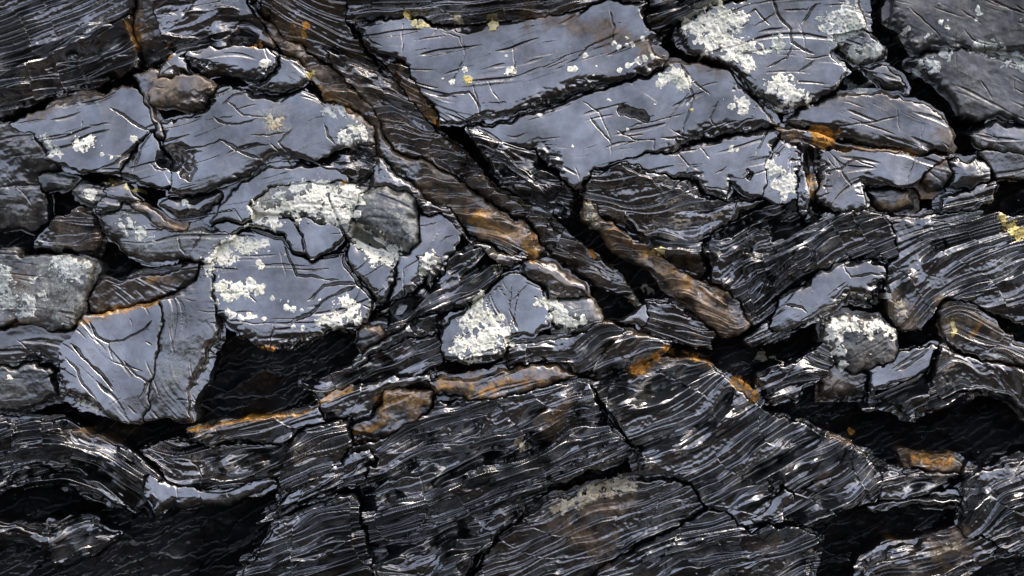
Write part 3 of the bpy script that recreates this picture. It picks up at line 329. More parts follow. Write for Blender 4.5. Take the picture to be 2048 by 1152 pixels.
# bright lipped ledges and open cracks: kind width height ; points
LINES = """
L 12 12;-40,935 0,915 40,897 110,885 180,900 250,938 300,982
L 14 13;-40,985 30,947 90,932 150,945 205,975
L 5 7;270,903 300,920 325,938 345,948
L 5 6;150,990 220,1008 250,1030 270,1046
L 6 8;715,1002 740,985 790,947 830,928 858,932
L 6 8;722,975 800,930 840,925 900,890 960,880 1030,845
L 6 8;735,1030 780,1000 850,985 890,955 940,945 985,915 1060,880
L 5 7;700,950 770,905 840,870 900,855
L 6 9;735,1135 850,1082 960,1012 1060,962 1190,912 1242,872
L 5 8;762,1092 900,1042 1020,988 1130,932
L 5 9;870,1152 960,1100 1050,1042
L 8 10;1000,905 1030,893 1070,872 1115,838 1190,800
L 5 7;1062,872 1130,830 1205,805
L 10 11;1295,903 1345,890 1402,860 1445,838 1500,815
L 8 9;1168,1130 1232,1095 1310,1064 1330,1060
L 6 8;1250,1130 1330,1095 1400,1080 1440,1090 1480,1070
L 5 7;1490,1115 1540,1100 1572,1080
L 5 7;1488,1137 1540,1117
L 4 6;570,1150 640,1110 720,1080
L 9 10;1752,1015 1822,1000 1922,1005
L 6 8;1700,1150 1780,1110 1862,1090
L 5 7;1730,1035 1780,1022 1810,1004
L 6 8;1962,1090 2060,1045
L 6 7;1985,1100 2050,1080 2100,1050
L 10 11;1888,762 1925,770 1962,775 2010,790 2044,816
L 4 6;388,815 440,800 500,797 540,800
L 5 7;600,1000 660,960 700,935
L 6 8;810,760 860,730 960,712 1040,700
L 6 8;1310,370 1360,380 1420,405 1460,400
L 5 8;1240,420 1290,470 1330,500
L 5 7;1230,335 1300,360 1340,395
L 6 8;980,290 1030,330 1080,370 1140,400
L 6 8;1000,320 1050,360 1110,400
L 10 9;1925,590 1970,580 2048,550 2100,540
L 7 8;1830,440 1900,450 1960,440
L 7 8;1580,470 1650,440 1700,430
L 7 8;1430,600 1500,560 1560,520
L 7 8;1520,520 1600,470 1660,460
L 7 8;1440,510 1520,460 1600,430
L 7 7;90,190 180,180 270,140
L 7 7;60,150 170,130 260,110
L 7 7;40,215 130,190
L 7 7;30,110 120,80 240,30
L 7 7;310,70 400,75 460,60
C 2.2 12;299,262 285,285 262,310 240,325 205,338
C 2 10;220,215 262,238 285,255 299,262
C 1.6 8;305,262 285,300 270,345
C 1.6 7;168,232 163,262
C 1.4 5;180,253 230,250
C 1.6 8;300,325 315,340 340,343
C 1.8 9;425,235 450,250 480,253 500,245 515,235
C 1.8 9;440,282 470,300 520,320
C 1.6 8;365,305 430,290 440,282 480,300 540,290
C 1.6 7;500,180 470,190 440,215
C 1.8 9;648,245 655,270 668,285
C 1.8 8;500,272 530,270 575,268
C 1.6 7;455,205 490,230 540,235
C 1.6 7;580,310 560,285 590,260
C 2.4 12;620,602 650,570 690,566 718,570
C 2.6 14;580,645 620,630 650,600 690,580 715,572
C 2.2 12;655,382 690,480 697,530 712,560
C 2.4 12;686,500 690,535 712,562 735,590 760,612
C 2 10;568,490 580,520 595,548 625,552 650,560
C 1.8 8;650,560 680,560
C 1.8 9;500,460 540,475 565,480 580,500
C 2.4 14;585,450 605,470 622,515 650,515 685,510
C 1.6 7;552,640 545,670 540,695
C 1.4 6;875,490 890,478 910,470
C 1.6 8;1025,570 1020,620 1040,660
C 1.4 6;1055,565 1040,590 1025,600
C 1.6 7;1040,575 1030,640 1020,650
C 1.4 5;1165,205 1200,225 1215,260 1222,315
C 2 9;1180,235 1205,265 1222,290
C 1.6 7;1235,260 1270,280 1310,282 1310,312
C 1.6 7;1270,250 1300,240
C 1.6 7;1365,290 1370,250 1390,200 1360,120
C 1.6 7;1360,125 1385,160 1425,195
C 1.4 6;1330,250 1370,200 1380,190
C 1.6 7;1320,280 1350,275 1360,290
C 1.6 7;1430,260 1420,240 1440,200
C 1.4 6;1460,262 1490,240 1510,235
C 2 9;1482,355 1495,340 1502,350 1484,360
C 1.4 6;1430,350 1455,332
C 1.8 8;1545,300 1530,325 1525,345
C 1.4 6;925,70 930,110 900,180
C 1.4 6;1215,20 1230,60 1220,100
C 1.4 6;806,50 805,90 800,120
C 1.6 7;730,65 745,88 765,95
C 1.6 7;885,65 920,75 930,110
C 1.6 7;1025,90 1030,130 1020,160
C 1.6 7;1130,130 1150,120 1180,95 1240,70
C 2 10;870,195 940,190 960,215
C 1.8 9;945,175 955,200 965,240
C 2 10;1545,0 1560,40 1580,60 1582,85 1610,100 1630,110
C 2 9;1540,55 1510,20 1490,30
C 2 9;1600,50 1620,20 1640,5
C 1.8 8;1510,55 1550,30
C 1.8 8;1585,90 1570,120 1530,135
C 1.6 7;1590,150 1630,120
C 1.6 7;1820,15 1850,50 1880,80
C 1.8 8;1925,60 1940,80 1990,92
C 2.4 6;1975,0 2010,18 2060,38
C 1.4 6;1960,160 1985,200
C 1.6 8;1650,345 1680,340 1708,320 1750,338
C 2 8;1680,340 1700,375
C 2 12;1700,278 1725,290 1760,296
C 1.6 8;1536,250 1520,290 1510,310
C 2.2 12;178,645 195,675 215,685 245,680 290,655 305,640
C 2.6 14;145,685 170,710 205,745 230,780
C 1.8 9;135,715 160,740 170,770 195,800
C 1.6 8;200,768 222,790
C 1.8 9;250,720 275,750 300,765 285,795
C 1.6 7;215,680 230,720
C 1.6 7;258,635 265,655
C 2 10;0,720 60,718 110,725
C 1.6 8;35,680 60,700 90,705
C 1.8 9;245,435 255,425 285,425 320,450 350,460
C 1.6 8;355,470 360,490 372,510
C 1.6 8;405,460 400,480 385,505
C 2 10;1560,610 1600,615 1610,625
C 1.6 8;1660,605 1690,575 1695,575
C 2 9;1690,530 1700,555 1740,545 1770,550
C 1.8 9;1600,640 1650,610 1700,605
C 1.6 8;1860,685 1830,700 1780,735
C 2 9;1790,740 1830,712 1860,690
C 3.2 18;1188,785 1205,820 1230,860 1262,895
C 7 26;1190,790 1225,840 1258,890
C 2 12;1260,915 1290,890 1340,870 1400,855
C 2 10;1510,640 1500,620 1480,600
C 1.8 9;930,840 960,850 960,880
C 1.6 8;835,945 850,980 885,970 900,960
C 2 10;720,1015 740,1100 755,1160
C 2 12;433,855 440,870 425,885
C 1.8 10;398,985 402,1008
C 1.8 10;455,975 462,992
P 26 22;345,315 372,325
P 22 22;345,322
P 7 14;1246,222 1262,226 1285,231 1298,235
P 22 20;845,645 862,650
P 10 14;1540,560
P 16 26;1545,968
P 5 12;1500,348 1494,356
P 9 12;1868,488 1885,490
"""
# stains: kind(b brown,r rust,p pale,k clean) strength width ; points
STAINS = """
r .9 9;632,170 645,190 665,200 700,215
b .9 22;540,60 600,110 660,150 720,210 750,260
b .8 18;790,300 860,340 950,400 1040,460
r .9 16;945,435 990,465 1040,485 1070,500
r .6 8;1040,460 1075,490
r .9 9;1210,460 1250,480 1300,510 1320,515
r .9 11;1350,555 1380,565 1410,580
b .9 26;1380,590 1430,615 1470,640
r .8 10;850,225 875,245
r .95 9;1265,740 1290,725 1330,700 1390,715 1410,722
b .8 14;1290,740 1340,715 1400,725
r .9 8;1470,760 1500,780 1520,795
r .9 10;870,772 910,768 940,772
r .95 10;965,778 1000,768 1050,760
r .7 12;760,800 850,800
r .8 10;710,870 760,850
r .9 7;372,860 440,848 520,835 600,828 640,810 700,776
r .9 6;155,650 230,620 310,607
r .8 9;290,560 325,550
b .9 16;300,560 340,560
r .7 4;190,362 250,370
b .8 9;60,240 130,210 260,165
r .6 8;160,865 200,850 270,880
b .8 10;180,860 260,880
r .6 8;270,30 275,90
r .5 10;590,50 610,90
b .8 20;1060,20 1330,110
b .7 14;1345,110 1400,125 1450,140
r .6 8;1560,262 1600,285
r .9 14;1630,275 1660,285
r .7 5;1660,300 1840,305
b .8 16;1880,260 1905,280
r .8 6;1625,340 1622,390
b .9 14;1870,600 1900,605
b .7 12;1880,650 1960,640 1990,655
r .8 10;1960,650 1945,670
b .8 20;1790,610 1810,640
b .9 14;1150,555 1180,590
b .8 14;1190,620 1230,640 1290,670
b .9 20;1090,870 1110,840 1130,815
r .5 8;1100,835 1130,810
b .8 20;1100,1050 1250,990
b .9 26;1140,1060 1200,1090
b .8 24;1820,920 1900,925
r .8 12;1840,920 1905,925
b .9 22;1880,1100 1925,1085
r .5 8;1760,1060 1790,1080
b .7 10;1640,850 1680,870
r .9 8;1712,868 1722,870
b .7 10;1640,960 1650,940
p .8 26;730,420 790,440 800,480
p .9 20;560,390 640,400 700,385
p .6 24;540,235 560,245
b .5 24;545,240
p .7 18;700,272
p .7 30;340,740 365,745
p .8 26;30,590 80,600
p .6 20;1700,700 1750,690
b .8 34;30,560 60,620
b .6 12;1530,1100 1550,1090
"""
def pts(s): return np.array([[float(q) for q in p.split(',')] for p in s.split()], dtype=np.float32)
def segdist(P, u, v, closed=False):
    """distance to a polyline, with the signed side of the nearest stretch (positive above it)"""
    best = np.full(u.shape, 1e9, np.float32); side = np.zeros(u.shape, np.float32)
    n = len(P); m = n if closed else n - 1
    if n == 1:
        return np.hypot(u - P[0, 0], v - P[0, 1]), P[0, 1] - v
    for i in range(m):
        a = P[i]; b = P[(i + 1) % n]; d = b - a; L2 = float(d @ d) + 1e-6
        t = np.clip(((u - a[0]) * d[0] + (v - a[1]) * d[1]) / L2, 0, 1)
        ex = u - (a[0] + t * d[0]); ey = v - (a[1] + t * d[1]); q = ex * ex + ey * ey
        s = (d[0] * ey - d[1] * ex) * (-1.0 if d[0] >= 0 else 1.0)
        k = q < best; best[k] = q[k]; side[k] = s[k]
    return np.sqrt(best), side
def inside(P, u, v):
    r = np.zeros(u.shape, bool); n = len(P)
    for i in range(n):
        a = P[i]; b = P[(i + 1) % n]
        if a[1] == b[1]: continue
        c = ((a[1] > v) != (b[1] > v)) & (u < (b[0] - a[0]) * (v - a[1]) / (b[1] - a[1]) + a[0])
        r ^= c
    return r
def box(P, pad):
    x0 = max(0, int((P[:, 0].min() - pad - X0) / GS)); x1 = min(NX, int((P[:, 0].max() + pad - X0) / GS) + 2)
    y0 = max(0, int((P[:, 1].min() - pad - Y0) / GS)); y1 = min(NY, int((P[:, 1].max() + pad - Y0) / GS) + 2)
    return slice(y0, y1), slice(x0, x1)
UW = U + WX; VW = V + WY
STR = ST3 * 1.1 + ST6 * 2.0 + ST12 * 2.6
REL = np.zeros((NY, NX), np.float32)
for ln in LINES.strip().splitlines():
    h, p = ln.split(';'); k, w, a = h.split(); w = float(w); a = float(a); P = pts(p)
    sl = box(P, w * 5 + 8)
    kw = 0.45 if k == 'C' else 0.7
    u = U[sl] + WX[sl] * kw; v = V[sl] + WY[sl] * kw
    d, s = segdist(P, u, v)
    if k == 'L':
        ed, _ = (np.minimum(np.hypot(u - P[0, 0], v - P[0, 1]), np.hypot(u - P[-1, 0], v - P[-1, 1])), 0)
        s = np.where(s >= 0, d, -d); fade = np.clip(ed / (4 * w), 0.0, 1)
        wl = w * (0.75 + 0.35 * np.clip(N30[sl], -1, 1))
        b = np.where(s < 0, np.clip(1 + s / (2.4 * wl), 0, 1), np.clip(1 - s / wl, 0, 1))
        REL[sl] += a * b * fade
    elif k == 'C':
        w *= 0.45 + 0.5 * np.clip(N15[sl] * 0.6 + 0.4, 0, 1)
        ed = np.minimum(np.hypot(u - P[0, 0], v - P[0, 1]), np.hypot(u - P[-1, 0], v - P[-1, 1])); w = np.maximum(w * np.clip(ed / 25 + 0.35, 0, 1), 0.55)
        REL[sl] -= 0.6 * a * np.clip(ed / 18 + 0.2, 0, 1) * np.exp(-(d / w) ** 2)
    else:
        s = np.clip(np.where(s >= 0, d, -d) / w, -1, 1)
        REL[sl] -= a * np.clip(1.25 - d / w + 0.14 * N8[sl], 0, 0.6) * (1.25 - 0.75 * s)
STAIN = np.zeros((NY, NX, 4), np.float32)
for ln in STAINS.strip().splitlines():
    h, p = ln.split(';'); k, a, w = h.split(); w = float(w) * (0.88 if k == 'r' else 1.0); P = pts(p); sl = box(P, w * 3)
    d, _ = segdist(P, U[sl] + WX[sl], V[sl] + WY[sl])
    m = float(a) * np.clip(1.4 - d / w + 0.35 * N8[sl] + 0.2 * N4[sl], 0, 1)
    c = 'brp'.index(k); STAIN[sl][..., c] = np.maximum(STAIN[sl][..., c], m)
    STAIN[sl][..., 3] = np.maximum(STAIN[sl][..., 3], m * 0.6)
# natural joints: short, nearly straight fractures in families set by the bedding; some open, some with one side chipped lower
AUTO = np.zeros((NY, NX), np.float32); jr = np.random.default_rng(21)
for q in range(420):
    x = jr.uniform(-40, 2090); y = jr.uniform(-40, 1190); iy = int((y - Y0) / GS); ix = int((x - X0) / GS)
    a = float(ANG0[iy, ix]) + math.radians(jr.choice([62, 74, -52, 6, -5, 14, -12, 2]) + jr.normal() * 7); L = float(np.clip(jr.lognormal(3.7, 0.55), 16, 150)); n = max(3, int(L / 14)); P = [(x, y)]
    for t in range(n):
        a += jr.normal() * 0.13; P.append((P[-1][0] + math.cos(a) * L / n, P[-1][1] + math.sin(a) * L / n))
    P = np.array(P, np.float32); sl = box(P, 22)
    if AUTO[sl].size == 0: continue
    u = U[sl] + WX[sl] * 0.25; v = V[sl] + WY[sl] * 0.25; d, sg = segdist(P, u, v)
    ed = np.clip(np.minimum(np.hypot(u - P[0, 0], v - P[0, 1]), np.hypot(u - P[-1, 0], v - P[-1, 1])) / (0.3 * L), 0, 1)
    if q % 4: AUTO[sl] += jr.uniform(1.2, 3.4) * ed * np.exp(-(d / jr.uniform(0.7, 1.1)) ** 2)
    else: AUTO[sl] += jr.uniform(0.6, 1.5) * ed * np.exp(-d / jr.uniform(7, 14)) * np.clip(np.where(sg > 0, 1, -1) * jr.choice([1, -1]) * d / 0.8, 0, 1)
SCR = np.clip(ST6 - 1.3, 0, 1) * 2.6 + np.clip(ST3 - 1.8, 0, 1) * 1.6       # fine open seams along the bedding
print("relief", round(time.time() - T0, 1))

def to_world(u, v, h):
    x = (u - 1024) * S; t = (576 - v) * S; d = h * S      # along the leaning face, and out of it
    return x, -d * math.cos(PHI) + t * math.sin(PHI), ZC + t * math.cos(PHI) + d * math.sin(PHI)
def make_mesh(name, verts, quads, mat, colors=None, loc=(0, 0, 0), smooth=None):
    me = bpy.data.meshes.new(name)
    me.vertices.add(len(verts)); me.vertices.foreach_set("co", (verts - np.array(loc)).astype(np.float32).ravel())
    n = len(quads); me.loops.add(n * 4); me.polygons.add(n)
    me.loops.foreach_set("vertex_index", quads.astype(np.int32).ravel())
    me.polygons.foreach_set("loop_start", np.arange(0, n * 4, 4, dtype=np.int32))
    me.polygons.foreach_set("use_smooth", np.ones(n, bool) if smooth is None else smooth)
    me.update(calc_edges=True)
    if colors is not None:
        a = me.attributes.new("stain", 'FLOAT_COLOR', 'POINT'); a.data.foreach_set("color", colors.astype(np.float32).ravel())
    me.materials.append(mat)
    o = bpy.data.objects.new(name, me); o.location = loc; col.objects.link(o); return o
def sheet(name, cells, y0, x0, Hl, back, mat, colr=None):
    """a block: the cells of the survey grid it owns, its own heights, and side walls down to `back`"""
    ny, nx = cells.shape
    vm = np.zeros((ny + 1, nx + 1), bool)
    vm[:-1, :-1] |= cells; vm[1:, :-1] |= cells; vm[:-1, 1:] |= cells; vm[1:, 1:] |= cells
    idx = -np.ones((ny + 1, nx + 1), np.int64); idx[vm] = np.arange(vm.sum())
    iy, ix = np.nonzero(vm); gy = np.minimum(iy + y0, NY - 1); gx = np.minimum(ix + x0, NX - 1)
    u = U[gy, gx]; v = V[gy, gx]; h = Hl[iy, ix]
    x, y, z = to_world(u, v, h); F = np.stack([x, y, z], 1)
    cy, cx = np.nonzero(cells)
    q = np.stack([idx[cy, cx], idx[cy + 1, cx], idx[cy + 1, cx + 1], idx[cy, cx + 1]], 1)
    pad = np.pad(cells, 1)
    E = []
    for dy, dx, a, b in ((-1, 0, (0, 1), (0, 0)), (1, 0, (1, 0), (1, 1)), (0, -1, (0, 0), (1, 0)), (0, 1, (1, 1), (0, 1))):
        m = cells & ~pad[1 + dy:1 + dy + ny, 1 + dx:1 + dx + nx]
        ey, ex = np.nonzero(m); E.append(np.stack([idx[ey + a[0], ex + a[1]], idx[ey + b[0], ex + b[1]]], 1))
    E = np.concatenate(E); rim = np.unique(E); rmap = -np.ones(len(F), np.int64); rmap[rim] = np.arange(len(rim))
    n0 = len(F); n1 = len(rim)
    xb, yb, zb = to_world(u[rim], v[rim], np.minimum(h[rim] - 1.0, back))
    V3 = np.concatenate([F, F[rim], np.stack([xb, yb, zb], 1)])
    a = rmap[E[:, 0]]; b = rmap[E[:, 1]]
    qs = np.stack([n0 + b, n0 + a, n0 + n1 + a, n0 + n1 + b], 1)
    Q = np.concatenate([q, qs]); sm = np.ones(len(Q), bool)
    C = None
    if colr is not None:
        c = colr[iy, ix]; cr = c[rim].copy(); cr[:, 3] = 1.0; C = np.concatenate([c, cr, cr])  # side walls matted to hold crevices dark: shade put into the finish
    loc = F.mean(0) if len(F) else (0, 0, 0)
    return make_mesh(name, V3, Q, mat, C, tuple(float(k) for k in loc), sm)
def tag(o, label, cat, group=None, kind=None):
    if label: o["label"] = label
    if cat: o["category"] = cat
    if group: o["group"] = group
    o["kind"] = kind or "thing"
    if kind: o["kind"] = kind

# ------------------------------------------------------------------ bedrock behind the blocks, running out past the frame
def chips(sx, sy, seed, dip, step, lim):
    """angular chips: each leans out over the one below; returns their relief"""
    r = np.random.default_rng(seed); n = 256; jx = r.random((n, n)).astype(np.float32); jy = r.random((n, n)).astype(np.float32)
    hh = r.random((n, n)).astype(np.float32); tt = r.standard_normal((n, n)).astype(np.float32)
    a = (U + WX + 0.35 * V) / sx; b = (V + WY + 0.36 * U) / sy
    ia = np.floor(a).astype(np.int32); ib = np.floor(b).astype(np.int32); best = np.full(U.shape, 9.0, np.float32); out = np.zeros_like(U)
    for dx in (-1, 0, 1):
        for dy in (-1, 0, 1):
            x = ia + dx; y = ib + dy; X = x % n; Y = y % n
            du = x + jx[Y, X] - a; dv = y + jy[Y, X] - b; d = du * du + dv * dv; k = d < best
            best = np.where(k, d, best); out = np.where(k, step * hh[Y, X] + np.clip(dip * sy * dv, -lim, lim) + 0.12 * sx * du * tt[Y, X], out)
    return out
BED = -126 + chips(64, 34, 3, 0.62, 22, 30) + chips(27, 15, 4, 0.25, 4, 6) * np.clip(N60 * 0.7 + N30 * 0.5 + 0.1, 0, 1.1) + chips(150, 70, 6, 0.25, 26, 16) + 0.7 * FBM + 0.15 * N2 + GRIT * 1.2 + 0.25 * ST12
BED = BED + np.where(REL > 0, REL, 0) * 1.0
LAB = np.full((NY, NX), -1, np.int32); NEAR = np.full((NY, NX), -99.0, np.float32)
GROW = 12.0 + 6.0 * np.clip(N30, -1.2, 1.2)
specs = [ln.split(';') for ln in BLOCKS.strip().splitlines()]
HT = BED.copy(); CT = STAIN * 0.12; CT[..., 0] = np.maximum(CT[..., 0], 0.03); CT[..., 3] = np.where(GRIT > 0.4, 0.3, 0.93 - 0.2 * np.clip(N60, 0, 1))  # shade put into the recess finish: matte for black hollows, glossy grit for glints
store = []
gpy, gpx = np.gradient(PSI); GP = blur(np.hypot(gpx, gpy) / GS, 6); print('bedding gradient', np.percentile(GP, [5, 50, 95]))
GK = np.clip(0.95 / np.maximum(GP, 0.1), 0.7, 2.4)
FAULT = 4.0 * np.floor(gnoise(75) * 0.9)
LAB_IN = np.zeros((NY, NX), np.int8)
for k, (name, label, prm, stn, poly) in enumerate(specs):
    d, b, gx, A, R, dome = (float(q) for q in prm.split()); st = [float(q) for q in stn.split()]
    P = pts(poly); sl = box(P, 14)
    u = UW[sl]; v = VW[sl]; ins = inside(P, u, v); dist, _ = segdist(P, u, v, True)
    gap = 0.0; sd = np.where(ins, dist, -dist); dist = sd
    m = ins | ((NEAR[sl] < sd) & (sd > -GROW[sl]) & (LAB_IN[sl] == 0))
    if not m.any(): continue
    cx = U[sl][m].mean(); cyy = V[sl][m].mean()
    # tilt_up b: the face leans back towards the sky by this slope
    pl = b * (0.72 if A < 0.45 and b > 0.1 else 1.0) * (V[sl] - cyy) + gx * (U[sl] - cx) * -1
    pl = np.clip(pl, -46, 46)
    sm = 1.0 if A < 0.45 else 0.3
    FAC = 0 if sm < 1 else -2.2 * np.abs(N60[sl]) - 1.6 * np.abs(N30[sl])
    lay = 0
    if A >= 0.45:
        # bedding steps: each layer leans out over the one below and ends in a narrow lip that faces the sky
        pp = PSI[sl]
        wf = float(np.clip(0.18 + 1.2 * b, 0.04, 0.5)); amp = min(A, 1.4) * (1.85 if b < -.03 else 1.4)
        for Pd, am in ((8.0, 0.8), (17.0, 2.6), (41.0, 8.0), (97.0, 12.0)):
            ph_ = (pp + FAULT[sl] + 2.6 * ST12[sl] + 0.7 * ST6[sl] + 0.10 * min(Pd, 40) * N30[sl] + 0.06 * min(Pd, 20) * N15[sl] + 0.07 * Pd * N60[sl] + 31 * k) / Pd
            p_ = ph_ - np.floor(ph_); wv = np.clip(wf * (1 + 0.4 * N30[sl] + 0.5 * N60[sl] + 0.35 * ST12[sl]), 0.04, 0.6); wv = np.maximum(np.minimum(wv, (5.2 + 85 * max(b, 0)) * (1 + 0.5 * ST12[sl]) / Pd), 0.03)
            lay = lay + am * amp * (np.where(p_ < wv, p_ / wv, 1 - (p_ - wv) / (1 - wv)) - 0.5) * np.clip(1 + 0.4 * N15[sl] + 0.4 * ST12[sl], 0.1, 2.0)
        lay = lay * GK[sl] + 0.22 * N2[sl]; pl = pl * 0.7; A = A * 0.08
    h = d + pl + lay + A * STR[sl] * (1.0 if sm < 1 else 0.30) + R * FBM[sl] * 1.0 + (1.5 if sm == 1.0 else 0.6) * N60[sl] + FAC
    h = h - sm * (AUTO[sl] + SCR[sl] * (0.75 + 1.6 * A)) + GRIT[sl] * (0.25 + 0.5 * (b < 0)) + 0.3 * N30[sl]
    h = h + REL[sl] - (1.0 + R) * np.exp(-np.maximum(dist, -4) / 1.6) - 0.55 * np.maximum(0, np.clip(2.0 + 5 * N30[sl] + 1.5 * N15[sl], 0, 11) - np.maximum(dist, -3))
    gv = -np.gradient(sd, axis=0) / GS
    if sm == 1.0: h = h - 0.018 * np.clip(gv, 0, 1) * np.maximum(0, np.clip(10 + 14 * N60[sl] + 6 * N30[sl], 0, 36) - np.maximum(dist, 0)) ** 2
    if dome: h = h - dome * np.exp(-np.maximum(dist, 0) / (9 + dome))
    h = np.maximum(h, -58)
    LAB[sl][m] = k; HT[sl][m] = h[m]; NEAR[sl][m] = np.where(ins, 99, sd)[m]; LAB_IN[sl][ins] = 1
    c = CT[sl]; add = np.array(st, np.float32)
    mod = np.clip(0.75 + 0.5 * N15[sl] + 0.4 * N8[sl], 0, 1.4)[..., None]
    new = np.clip(np.maximum(STAIN[sl], add * np.concatenate([mod] * 3 + [np.ones_like(mod)], 2)), 0, 1)
    c[m] = new[m]
    store.append((k, name, label, sl, h.astype(np.float32), new))
for k, name, label, sl, h, new in store:
    own = (LAB[sl] == k)
    # a grid cell belongs to the block when its corner does
    cells = own[:-1, :-1] & own[1:, :-1] & own[:-1, 1:] & own[1:, 1:]
    if cells.sum() < 12: continue
    o = sheet(name, cells, sl[0].start, sl[1].start, h, -150.0, ROCK, new)
    tag(o, label, {'cobble': 'cobble', 'rock_shard': 'rock shard', 'slate_slab': 'slate slab', 'slate_rib': 'slate slab', 'layered_rock': 'layered rock'}.get(name, 'rock'),
        {'cobble': 'cobbles set in the rock face', 'rock_shard': 'shards wedged in the rock face', 'slate_slab': 'smooth slate slabs of the rock face', 'layered_rock': 'layered blocks of the rock face',
         'brown_rock': 'brown stained rocks of the face', 'dark_rock': 'dark rocks of the face', 'crusted_rock': 'crusted rocks at the left of the face', 'slate_rib': 'smooth slate slabs of the rock face', 'brown_stone': 'loose brown stones in the face'}.get(name))
print("blocks", round(time.time() - T0, 1))
ones = np.ones((NY - 1, NX - 1), bool)
o = sheet("rock_face", ones, 0, 0, BED, -400.0, ROCK, CT)
tag(o, "dark matte bedrock showing in the gaps between the slabs", "rock face", None, "structure")
# the outcrop carries on round the surveyed part
def outcrop():
    xs = np.concatenate([-np.geomspace(40, 9000, 40)[::-1] + X0, np.linspace(X0 + 20, X1 - 20, 30), X1 + np.geomspace(40, 9000, 40)])
    ys = np.concatenate([-np.geomspace(40, 4000, 34)[::-1] + Y0, np.linspace(Y0 + 20, Y1 - 20, 20), Y1 + np.geomspace(40, 2600, 30)])
    u, v = np.meshgrid(xs, ys); r = np.random.default_rng(3)
    n = sum(r.standard_normal() * np.sin(u * r.uniform(-.012, .012) + v * r.uniform(-.012, .012) + r.uniform(0, 6)) for _ in range(24)) * 5
    h = np.where((u > X0) & (u < X1) & (v > Y0) & (v < Y1), -260, -120 + n - 20 * ((v * 0.93 + u * .37) / 160 % 1))
    x, y, z = to_world(u, v, h); Vv = np.stack([x.ravel(), y.ravel(), z.ravel()], 1)
    ny, nx = u.shape; i = np.arange(ny * nx).reshape(ny, nx)
    q = np.stack([i[:-1, :-1].ravel(), i[1:, :-1].ravel(), i[1:, 1:].ravel(), i[:-1, 1:].ravel()], 1)
    c = np.zeros((ny * nx, 4), np.float32); c[:, 0] = .15; c[:, 3] = .2
    o = make_mesh("cliff", Vv, q, ROCK, c); tag(o, "dark outcrop carrying on around the surveyed face", "cliff", None, "structure")
outcrop()
g = np.array([[-900, -1500, 0], [900, -1500, 0], [900, 3, 0], [-900, 3, 0]], float)
o = make_mesh("ground", g, np.array([[0, 1, 2, 3]]), gm); tag(o, "dark ground at the foot of the outcrop", "ground", None, "structure")

